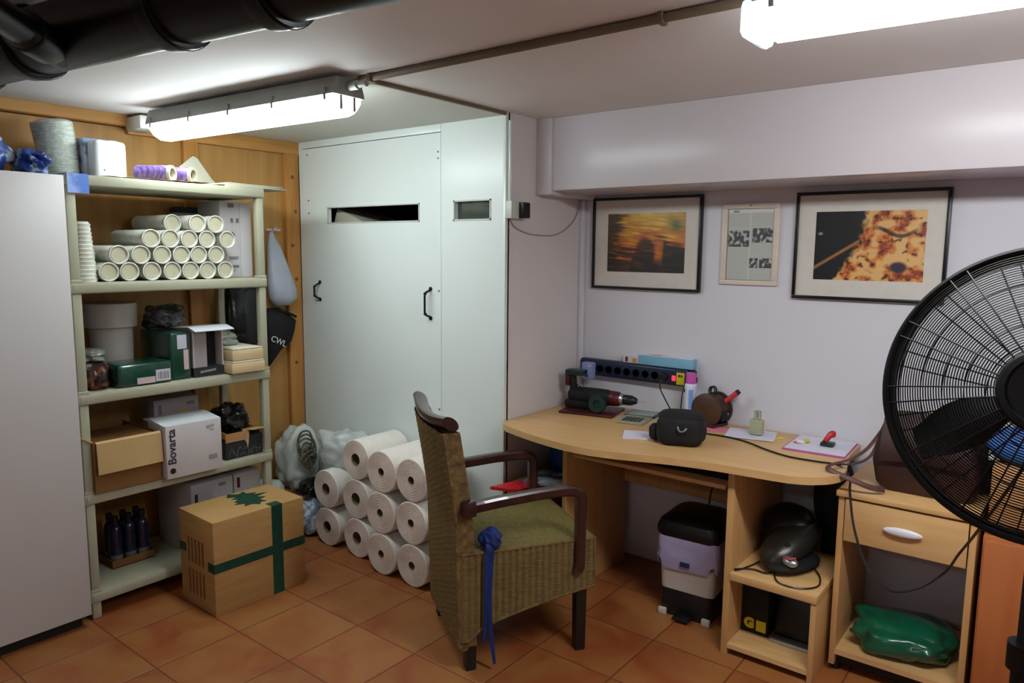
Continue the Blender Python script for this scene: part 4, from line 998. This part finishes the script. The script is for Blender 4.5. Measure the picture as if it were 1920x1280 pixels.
for (z, s_) in ((.232, .004), (.255, .011), (.285, .007), (.325, .011), (.352, .008)):
    r_ = rrect(.126+s_, .137+s_, .035, z, 8)
    for i, p in enumerate(r_):
        p.z += (.022*math.sin(i*.9)*(1 if z < .24 else .15)); p.x *= 1+.012*math.sin(i*2.1+z*40); p.y *= 1+.012*math.cos(i*1.7+z*30)
    rings.append(r_)
m.loop(rings); TR(m, Rn).build('liner', M['liner'], bn)
TR(B(-.02, -.152, .235, .02, -.147, .255), Rn).build('liner_print', M['linerb'], bn)
m = MB(); m.loop([rrect(.134, .145, .04, .352), rrect(.138, .150, .04, .362), rrect(.138, .150, .04, .385), rrect(.130, .142, .05, .412), rrect(.10, .11, .05, .432), rrect(.05, .06, .04, .438)]); TR(m, Rn).build('lid', M['black'], bn)
for sx in (-1, 1): TR(B(sx*.095-.018, -.146, .0, sx*.095+.018, -.128, .03, bev=.005), Rn).build('foot', M['bin'], bn)
TR(B(-.035, -.185, .012, .035, -.128, .022, bev=.004), Rn).build('pedal', M['black'], bn)
TR(MB().tube([(0, .12, .43), (.002, .13, .48), (.012, .14, .53)], .004, 6), Rn).build('lid_cord', M['black'], bn)
# ---- open shelf of the desk
SH = .3325
dv = thing('domed_device', 'black and silver domed device lying on the open desk shelf', 'device', (2.75, -.05, SH))
Rd = Matrix.Rotation(-.35, 3, 'Z') @ Matrix.Rotation(.42, 3, 'X')
m = MB().blob((2.735, -.02, SH+.086), (.080, .15, .060), .02, 2, 1, SH+.006, sq=.92, R=Rd); m.build('shell', M['gunmetal'], dv)
m = MB().blob((2.705, .07, SH+.125), (.108, .09, .078), .05, 2, 3, SH+.02, sq=.9, R=Rd); m.build('hood', M['black'], dv)
m = MB().blob((2.757, -.05, SH+.028), (.078, .13, .024), .02, 2, 1, SH+.001, sq=.92, R=Matrix.Rotation(-.35, 3, 'Z')); m.build('base_rim', M['blackm'], dv)
MB().blob((2.775, -.135, SH+.058), (.032, .022, .018), .02, 2, 2, None, R=Rd).build('silver_nose', M['silver'], dv)
MB().tube([(2.752, -.150, SH+.082), (2.775, -.157, SH+.076), (2.798, -.145, SH+.082)], .003, 6).build('red_arc', M['red'], dv)
MB().blob((2.752, -.098, SH+.107), (.010, .012, .006), .02, 2, 2).build('button', M['rubber'], dv)
m = MB().blob((2.655, .06, SH+.055), (.05, .07, .054), .15, 4, 5, SH+.001); m.build('charger_block', M['blackm'], dv)
for pth in ([(2.66, -.01, SH+.03), (2.645, -.08, SH+.006), (2.62, -.17, SH+.004), (2.607, -.205, SH+.004), (2.598, -.215, SH+.004), (2.60, -.20, SH+.004), (2.65, -.165, SH+.004), (2.70, -.17, SH+.005), (2.71, -.13, SH+.005), (2.69, -.06, SH+.01), (2.67, -.02, SH+.03)],
            [(2.705, -.10, SH+.02), (2.73, -.165, SH+.006), (2.76, -.215, SH+.004), (2.81, -.225, SH+.004), (2.86, -.20, SH+.004), (2.885, -.15, SH+.004), (2.87, -.08, SH+.006), (2.845, -.04, SH+.01), (2.82, -.03, SH+.02)]):
    MB().tube(pth, .0032, 6).build('cord', M['black'], dv)
t = thing('black_case', 'rounded black case standing upright at the back of the open desk shelf', 'case', (2.82, .27, SH))
m = MB(); m.loop([[Vector((2.825+(.075*s_)*math.cos(q), .24+.06*k_, .56+(.17*s_)*math.sin(q))) for q in [2*PI*j/36 for j in range(36)]] for k_, s_ in ((-.5, .90), (-.4, 1), (.4, 1), (.5, .90))])
m.build('body', M['blackm'], t)
B(2.79, .21, .001, 2.86, .27, .40, bev=.005).build('stand', M['blackm'], t)
t = thing('black_product_box', 'black box with yellow printing inside the desk cubby', 'box', (2.63, .1, .046))
B(2.592, -.10, .0465, 2.695, .15, .285, bev=.002).build('body', M['blackm'], t)
text('G', .052, FY(2.622, -.1006, .085), M['yellow'], t, bold=.004)
B(2.650, -.1012, .062, 2.688, -.1004, .106).build('yellow_panel', M['yellow'], t)
t = thing('laptop', 'closed black device with silver edges leaning in the desk cubby', 'laptop', (2.8, .05, .046))
TR(B(-.085, -.012, 0, .075, .012, .22, bev=.003), Matrix.Translation((2.795, -.06, .0500)) @ Matrix.Rotation(-.25, 4, 'X')).build('body', M['black'], t)
TR(B(-.085, -.035, 0, .078, .010, .015, bev=.004), Matrix.Translation((2.795, -.085, .0468))).build('silver_edge', M['silver'], t)
# ================================================================ drawer unit
ns = thing('drawer_unit', 'small beech drawer unit with an open lower bay, right of the desk', 'drawer unit', (3.13, .1, 0))
NY = -.10
B(2.922, NY, .03, 2.942, .34, .672, bev=.001).build('side_panel', M['beechv'], ns)
B(3.328, NY, .03, 3.348, .34, .672, bev=.001).build('side_panel', M['beechv'], ns)
B(2.915, NY-.012, .672, 3.355, .345, .692, bev=.002).build('top', M['beech'], ns)
B(2.942, NY, .072, 3.328, .34, .092).build('shelf_board', M['beech'], ns)
dr = B(2.946, NY-.004, .510, 3.324, NY+.014, .664, bev=.001).build('drawer', M['beech'], ns)
B(2.95, NY+.014, .52, 3.32, .30, .655).build('drawer_box', M['beechv'], ns)
m = MB().blob((3.135, NY-.016, .588), (.062, .010, .016), 0, 1, 0, None, sq=1, sub=3); m.build('drawer_handle', M['whiteg'], dr)
B(2.942, NY+.03, .03, 3.328, NY+.045, .072).build('plinth', M['kick'], ns)
for x in (2.94, 3.31):
    for y in (-.06, .30): MB().lathe([(.014, 0), (.014, .03)], (x, y, 0), (0, 0, 1), 12).build('castor', M['black'], ns)
crumple('green_bag', 'green plastic carrier bag stuffed in the open bay of the drawer unit', (3.134, .06, .145), (.166, .135, .062), M['bag_green'], .35, 5, 71, .0925, sq=.75)
# satchel
st = thing('leather_satchel', 'dark brown leather satchel slumped on the drawer unit', 'bag', (3.15, .05, .692))
m = MB(); rings = []
for z, x0, x1, h in ((.693, 3.03, 3.31, .055), (.72, 3.012, 3.325, .07), (.80, 3.0, 3.33, .066), (.88, 3.005, 3.32, .05), (.935, 3.02, 3.30, .035), (.965, 3.04, 3.28, .018)):
    r_ = []
    for p in rrect((x1-x0)/2, h, min(.03, h*.8), z, 5):
        n_ = 1+.08*noise.noise(Vector((p.x*12, p.y*12, z*9)))
        r_.append(Vector(((x0+x1)/2+p.x*n_, .06+p.y*n_, z)))
    rings.append(r_)
m.loop(rings); m.build('body', M['leather'], st)
m = MB(); m.grid(lambda u, v: Vector((3.03+.27*u, .045-.06*math.sin(v*1.7)-.012, .975-.17*v+.01*math.sin(u*PI))), 14, 10, .004); m.build('flap', M['leather'], st)
MB().tube([(3.02, .05, .90), (2.985, .0, .835), (2.945, -.055, .80), (2.90, -.105, .785), (2.885, -.125, .775), (2.90, -.135, .765), (2.96, -.125, .745), (3.02, -.10, .722), (3.06, -.06, .71)], lambda t: (.003, .010), 8, 5, flat=(0, 0, 1)).build('strap', M['strap'], st)
MB().tube([(2.90, -.10, .782), (2.95, -.02, .775), (2.99, .02, .80), (3.01, .05, .86)], lambda t: (.003, .009), 8, 5, flat=(0, 0, 1)).build('strap', M['strap'], st)
t = thing('speaker_box', 'black box standing behind the satchel on the drawer unit', 'box', (3.3, .2, .692))
B(3.235, .16, .693, 3.35, .33, .87, bev=.01).build('body', M['blackm'], t); MB().lathe([(.035, 0), (.035, .004), (.02, -.004)], (3.292, .158, .80), (0, -1, 0), 24).build('speaker_cone', M['rubber'], t)
# orange cabinet & things on it
oc = thing('wood_cabinet', 'orange-brown wooden cabinet right of the drawer unit, behind the fan', 'cabinet', (3.65, .1, 0))
B(3.366, -.12, .0, 3.95, .34, .64, bev=.002).build('body', M['orange'], oc)
B(3.372, -.136, .03, 3.655, -.121, .63, bev=.001).build('door', M['orange'], oc); B(3.661, -.136, .03, 3.945, -.121, .63, bev=.001).build('door', M['orange'], oc)
t = thing('wide_carton', 'peach-brown carton on the wooden cabinet, seen through the fan', 'box', (3.6, .1, .64))
B(3.372, -.10, .641, 3.85, .32, .862, bev=.003).build('body', M['peach'], t)
B(3.5, -.1005, .641, 3.55, -.1, .862).build('tape_strip', M['cartonl'], t)
crumple('blue_cloth', 'folded blue cloth on the carton behind the fan', (3.58, .08, .905), (.24, .17, .052), M['bluec'], .18, 5, 81, .863, 'cloth', sq=.7)
tag(B(3.352, -.02, .863, 3.385, .06, .90, bev=.006).build('white_packet', M['whiteg']), 'small white packet at the corner beside the blue cloth', 'packet')

# ================================================================ pictures
def picture(fn, x0, x1, z0, z1, y, nx, nz, parent, name='print'):
    me = bpy.data.meshes.new(name); V = []; F = []
    for j in range(nz+1):
        for i in range(nx+1): V.append((x0+(x1-x0)*i/nx, y, z0+(z1-z0)*j/nz))
    for j in range(nz):
        for i in range(nx): a = j*(nx+1)+i; F.append((a, a+1, a+nx+2, a+nx+1))
    o_ = Vector((0, 0, 0)); p = parent
    while p is not None: o_ += p.location; p = p.parent
    me.from_pydata([tuple(Vector(v)-o_) for v in V], [], F)
    ca = me.color_attributes.new('print', 'FLOAT_COLOR', 'POINT')
    for k in range(len(V)):
        i, j = k % (nx+1), k//(nx+1); c_ = fn(i/nx, j/nz)
        ca.data[k].color = (max(0, c_[0]), max(0, c_[1]), max(0, c_[2]), 1)
    me.materials.append(M['print'])
    o = bpy.data.objects.new(name, me); COL.objects.link(o); o.parent = parent; return o
def mixc(a, b, t): t = max(0, min(1, t)); return tuple(a[i]*(1-t)+b[i]*t for i in range(3))
def sm(a, b, x): t = max(0, min(1, (x-a)/(b-a))); return t*t*(3-2*t)
def img1(u, v):
    st_ = noise.noise(Vector((u*4-v*1.5, v*26+u*4, 1)))+.6*noise.noise(Vector((u*9, v*50+u*7, 4)))
    n = noise.noise(Vector((u*4, v*4, 2)))
    yel, org, drk, grn = (.55, .33, .04), (.50, .14, .02), (.022, .022, .02), (.09, .12, .035)
    c_ = mixc(yel, org, sm(.95, .5, v+.25*n+.25*st_))
    c_ = mixc(c_, drk, sm(.55, .15, v+.30*st_+.15*n)*.92)
    c_ = mixc(c_, drk, sm(.20, .03, u+.10*st_-.10*v)*.9)
    c_ = mixc(c_, grn, sm(.70, .9, u)*sm(.6, .8, v)*(.5+1.2*n))
    hump = .62-14.0*(u-.50)**2+.10*n
    c_ = mixc(c_, drk, sm(.10, -.10, v-hump+.10*st_)*.85)
    arch = .62-.55*(u-.68)
    c_ = mixc(c_, drk, sm(.06, -.08, v-arch+.08*st_)*sm(.66, .80, u+.15*v)*.93)
    c_ = mixc(c_, org, sm(.07, .02, abs(u-.66-.05*v))*sm(.60, .50, v)*sm(.12, .3, v)*.85)
    return mixc(c_, tuple(x*1.6 for x in c_), max(0, st_)*.8)
def img2(u, v):
    n = noise.noise(Vector((u*7, v*5, 0))); n2 = noise.noise(Vector((u*17, v*13, 3))); n3 = noise.noise(Vector((u*40, v*30, 5)))
    cream, org, red, drk = (.66, .40, .15), (.58, .20, .04), (.24, .045, .015), (.008, .009, .010)
    t = .5+.9*n+.6*n2
    c_ = mixc(cream, org, sm(.35, .62, t)); c_ = mixc(c_, red, sm(.62, .95, t+.3*n3))
    c_ = mixc(c_, drk, sm(.30, .5, n2*1.0+.5*n3)*.8)
    edge = .20+.42*v if v < .55 else (.43+.1*(v-.55))
    c_ = mixc(drk, c_, sm(-.03, .03, u-edge+.05*n2))
    # two dark gaps in the mass
    c_ = mixc(c_, drk, sm(.045, .012, abs(v-.70-.06*math.sin(u*14)))*sm(.5, .62, u)*sm(1.0, .85, u)*.9)
    c_ = mixc(c_, (.03, .02, .04), sm(.09, .05, math.hypot((u-.78)*.9, (v-.2)*.9)))
    dl = abs((v-.22)-(u-.05)*.95)
    if u < .42: c_ = mixc(c_, (.28, .13, .04), sm(.035, .015, dl))
    c_ = mixc(c_, (.3, .28, .24), sm(.03, .01, math.hypot(u-.05, v-.68)))
    return c_
def framed(label, x0, x1, z0, z1, ix0, ix1, iz0, iz1, fn, tilt):
    t = thing('framed_picture', label, 'picture', ((x0+x1)/2, YW-.01, z0))
    y0 = YW-.024; fwd = .013
    m = MB(); m.box(x0, y0, z0, x1, YW-.001, z0+fwd, bev=.002).box(x0, y0, z1-fwd, x1, YW-.001, z1, bev=.002).box(x0, y0, z0+fwd, x0+fwd, YW-.001, z1-fwd, bev=.002).box(x1-fwd, y0, z0+fwd, x1, YW-.001, z1-fwd, bev=.002)
    m.build('frame', M['framebk'], t)
    B(x0+fwd, YW-.014, z0+fwd, x1-fwd, YW-.006, z1-fwd).build('mount', M['mount'], t)
    picture(fn, ix0, ix1, iz0, iz1, YW-.0148, 170, 110, t)
    return t
framed('smaller black-framed yellow and orange photograph, left on the wall', 1.580, 2.160, 1.349, 1.794, 1.666, 2.079, 1.434, 1.716, img1, 0)
framed('larger black-framed photograph of orange and cream shapes, right on the wall', 2.576, 3.140, 1.345, 1.783, 2.658, 3.063, 1.426, 1.702, img2, 0)
cf = thing('clip_frame', 'slim cream frame with a printed article, between the two photographs', 'picture', (2.38, .36, 1.39))
m = MB(); y0 = YW-.012
m.box(2.250, y0, 1.391, 2.509, YW-.001, 1.412, bev=.002).box(2.253, y0, 1.724, 2.507, YW-.001, 1.746, bev=.002).box(2.251, y0, 1.412, 2.277, YW-.001, 1.724, bev=.002).box(2.482, y0, 1.412, 2.508, YW-.001, 1.724, bev=.002)
m.build('frame', M['clipf'], cf)
MB().lathe([(.003, 0), (.003, .002)], (2.38, y0, 1.738), (0, -1, 0), 8).build('nail', M['ink'], cf)
def art(u, v):
    base = (.52, .54, .50); c_ = base
    if v > .95: c_ = (.62, .62, .57)
    elif (u < .47 or u > .52):
        c_ = (.40, .42, .39) if int(v*75) % 2 else (.50, .52, .49)
    if .10 < u < .24 and .955 < v < .985: return (.10, .26, .30)
    def ph(a, b, c, d, s_):
        if a < u < b and c < v < d:
            n = noise.noise(Vector((u*14+s_, v*18, s_))); return mixc((.06, .065, .07), (.48, .5, .46), sm(-.1, .5, n))
    for q in ((0, .48, .47, .70, 1), (.55, .99, .53, .73, 5), (.5, .69, .17, .31, 9), (.73, .99, .17, .31, 13)):
        p = ph(*q)
        if p: return p
    return c_
picture(art, 2.280, 2.480, 1.414, 1.722, YW-.006, 90, 150, cf, 'article')
# ================================================================ wall switch box etc.
sx = thing('wall_outlet', 'white surface outlet with a black plug on the pink return wall', 'outlet', (1.51, -.22, 1.67))
B(1.503, -.262, 1.674, 1.538, -.205, 1.752, bev=.004).build('box', M['sock'], sx)
B(1.503, -.205, 1.677, 1.560, -.150, 1.748, bev=.006).build('plug', M['black'], sx)
B(1.503, -.247, 1.752, 1.516, -.233, 2.10, bev=.001).build('cable_trunking', M['panel'], sx)
MB().tube([(1.508, -.235, 1.674), (1.508, -.20, 1.64), (1.507, -.112, 1.614), (1.507, .0, 1.605), (1.507, .125, 1.611), (1.508, .24, 1.655), (1.51, .31, 1.72), (1.515, .33, 1.80)], .0028, 6).build('cable', M['cablew'], sx)

# ================================================================ fan
FC = Vector((3.5273, -1.2344, 1.2892))
d0 = (Vector((3.5638, -2.8318, 1.536))-FC).normalized()
nz_ = (d0-rt*.075+up*.07).normalized()
xx = Vector((0, 0, 1)).cross(nz_).normalized(); yy_ = nz_.cross(xx)
FM = Matrix((xx, yy_, nz_)).transposed().to_4x4(); FM.translation = FC
fan = thing('pedestal_fan', 'large black pedestal fan with a wire cage in the right foreground', 'fan', (FC.x, FC.y, 0))
RF = .262
def hh(r): return .022+.060*(1-(r/RF)**2.2)
m = MB(); m.ring(FM, RF, .0, .0085, 128, 10); m.ring(FM, RF+.001, .020, .006, 128, 8); m.build('front_rim', M['fan'], fan)
m = MB(); rings = []
for h, r_ in ((-.030, RF-.006), (-.030, RF+.003), (.012, RF+.006), (.012, RF-.002)):
    rings.append([FM @ Vector((r_*math.cos(2*PI*k/128), r_*math.sin(2*PI*k/128), h)) for k in range(128)])
rings.append(rings[0]); m.loop(rings, cap=False); m.ring(FM, RF-.002, -.032, .006, 128, 8); m.build('rear_rim', M['fan'], fan)
for nm, sg, n_ in (('front_grille', 1, 40), ('rear_grille', -1, 6)):
    m = MB()
    for k in range(n_):
        r_ = .072+(RF-.010-.072)*k/(n_-1)
        m.ring(FM, r_, sg*hh(r_)-(.012 if sg < 0 else 0), .0011, 80, 4)
    m.build(nm, M['fan'], fan)
for sg in (1, -1):
    for k in range(12):
        for s_ in (-1, 1):
            a = 2*PI*k/12+math.radians(8 if sg > 0 else 20); P = []
            for j in range(9):
                r_ = .066+(RF-.002-.066)*j/8; off = s_*(.008+.008*j/8); b_ = a+math.atan2(off, r_)
                P.append(FM @ Vector((r_*math.cos(b_), r_*math.sin(b_), sg*hh(r_)-(.012 if sg < 0 else 0)+sg*.0015)))
            MB().tube(P, .0016, 5, 0).build('grille_spoke', M['fan'], fan)
m = MB(); m.lathe([(.055, -.012), (.072, -.010), (.075, 0), (.070, .006), (.060, .008), (.056, .002), (.0001, .004)], FM @ Vector((0, 0, hh(.07))), nz_, 48); m.build('centre_disc', M['fan'], fan)
m = MB(); m.lathe([(.034, -.02), (.036, .0), (.030, .022), (.0001, .030)], FC, nz_, 32); m.build('hub', M['black'], fan)
m = MB(); m.lathe([(.05, -.20), (.066, -.185), (.07, -.10), (.06, -.07), (.02, -.06)], FC, nz_, 32); m.build('motor_housing', M['fan'], fan)
for b_ in range(3):
    a0 = math.radians(206)+b_*2*PI/3; m = MB()
    def fb(u, v, a0=a0):
        r_ = .03+.205*u; wd = .30+.10*math.sin(PI*min(1, u*1.1))-(.12*u); ca = a0+(v-.5)*2*wd*(.55+.45*math.sin(PI*(.15+.7*u)))+.10*u
        return FM @ Vector((r_*math.cos(ca), r_*math.sin(ca), (v-.5)*.05+.004))
    m.grid(fb, 16, 12, .003); m.build('blade', M['fan'], fan)
P_ = FC-nz_*.13
m = MB().cyl((FC.x, FC.y+.0, .03), (FC.x, FC.y+.0, .80), .019, seg=20); m.build('pole', M['fan'], fan)
top_ = Vector((FC.x, FC.y, .80))
MB().tube([top_, Vector((FC.x, FC.y+.06, 1.0)), Vector((P_.x, P_.y, P_.z-.10)), P_], .014, 14).build('neck', M['fan'], fan)
MB().lathe([(.20, 0), (.205, .01), (.19, .022), (.06, .034), (.03, .06)], (FC.x, FC.y, 0), (0, 0, 1), 48).build('base', M['fan'], fan)
MB().lathe([(.028, 0), (.028, .05)], (FC.x, FC.y, .77), (0, 0, 1), 20).build('height_collar', M['fan'], fan)
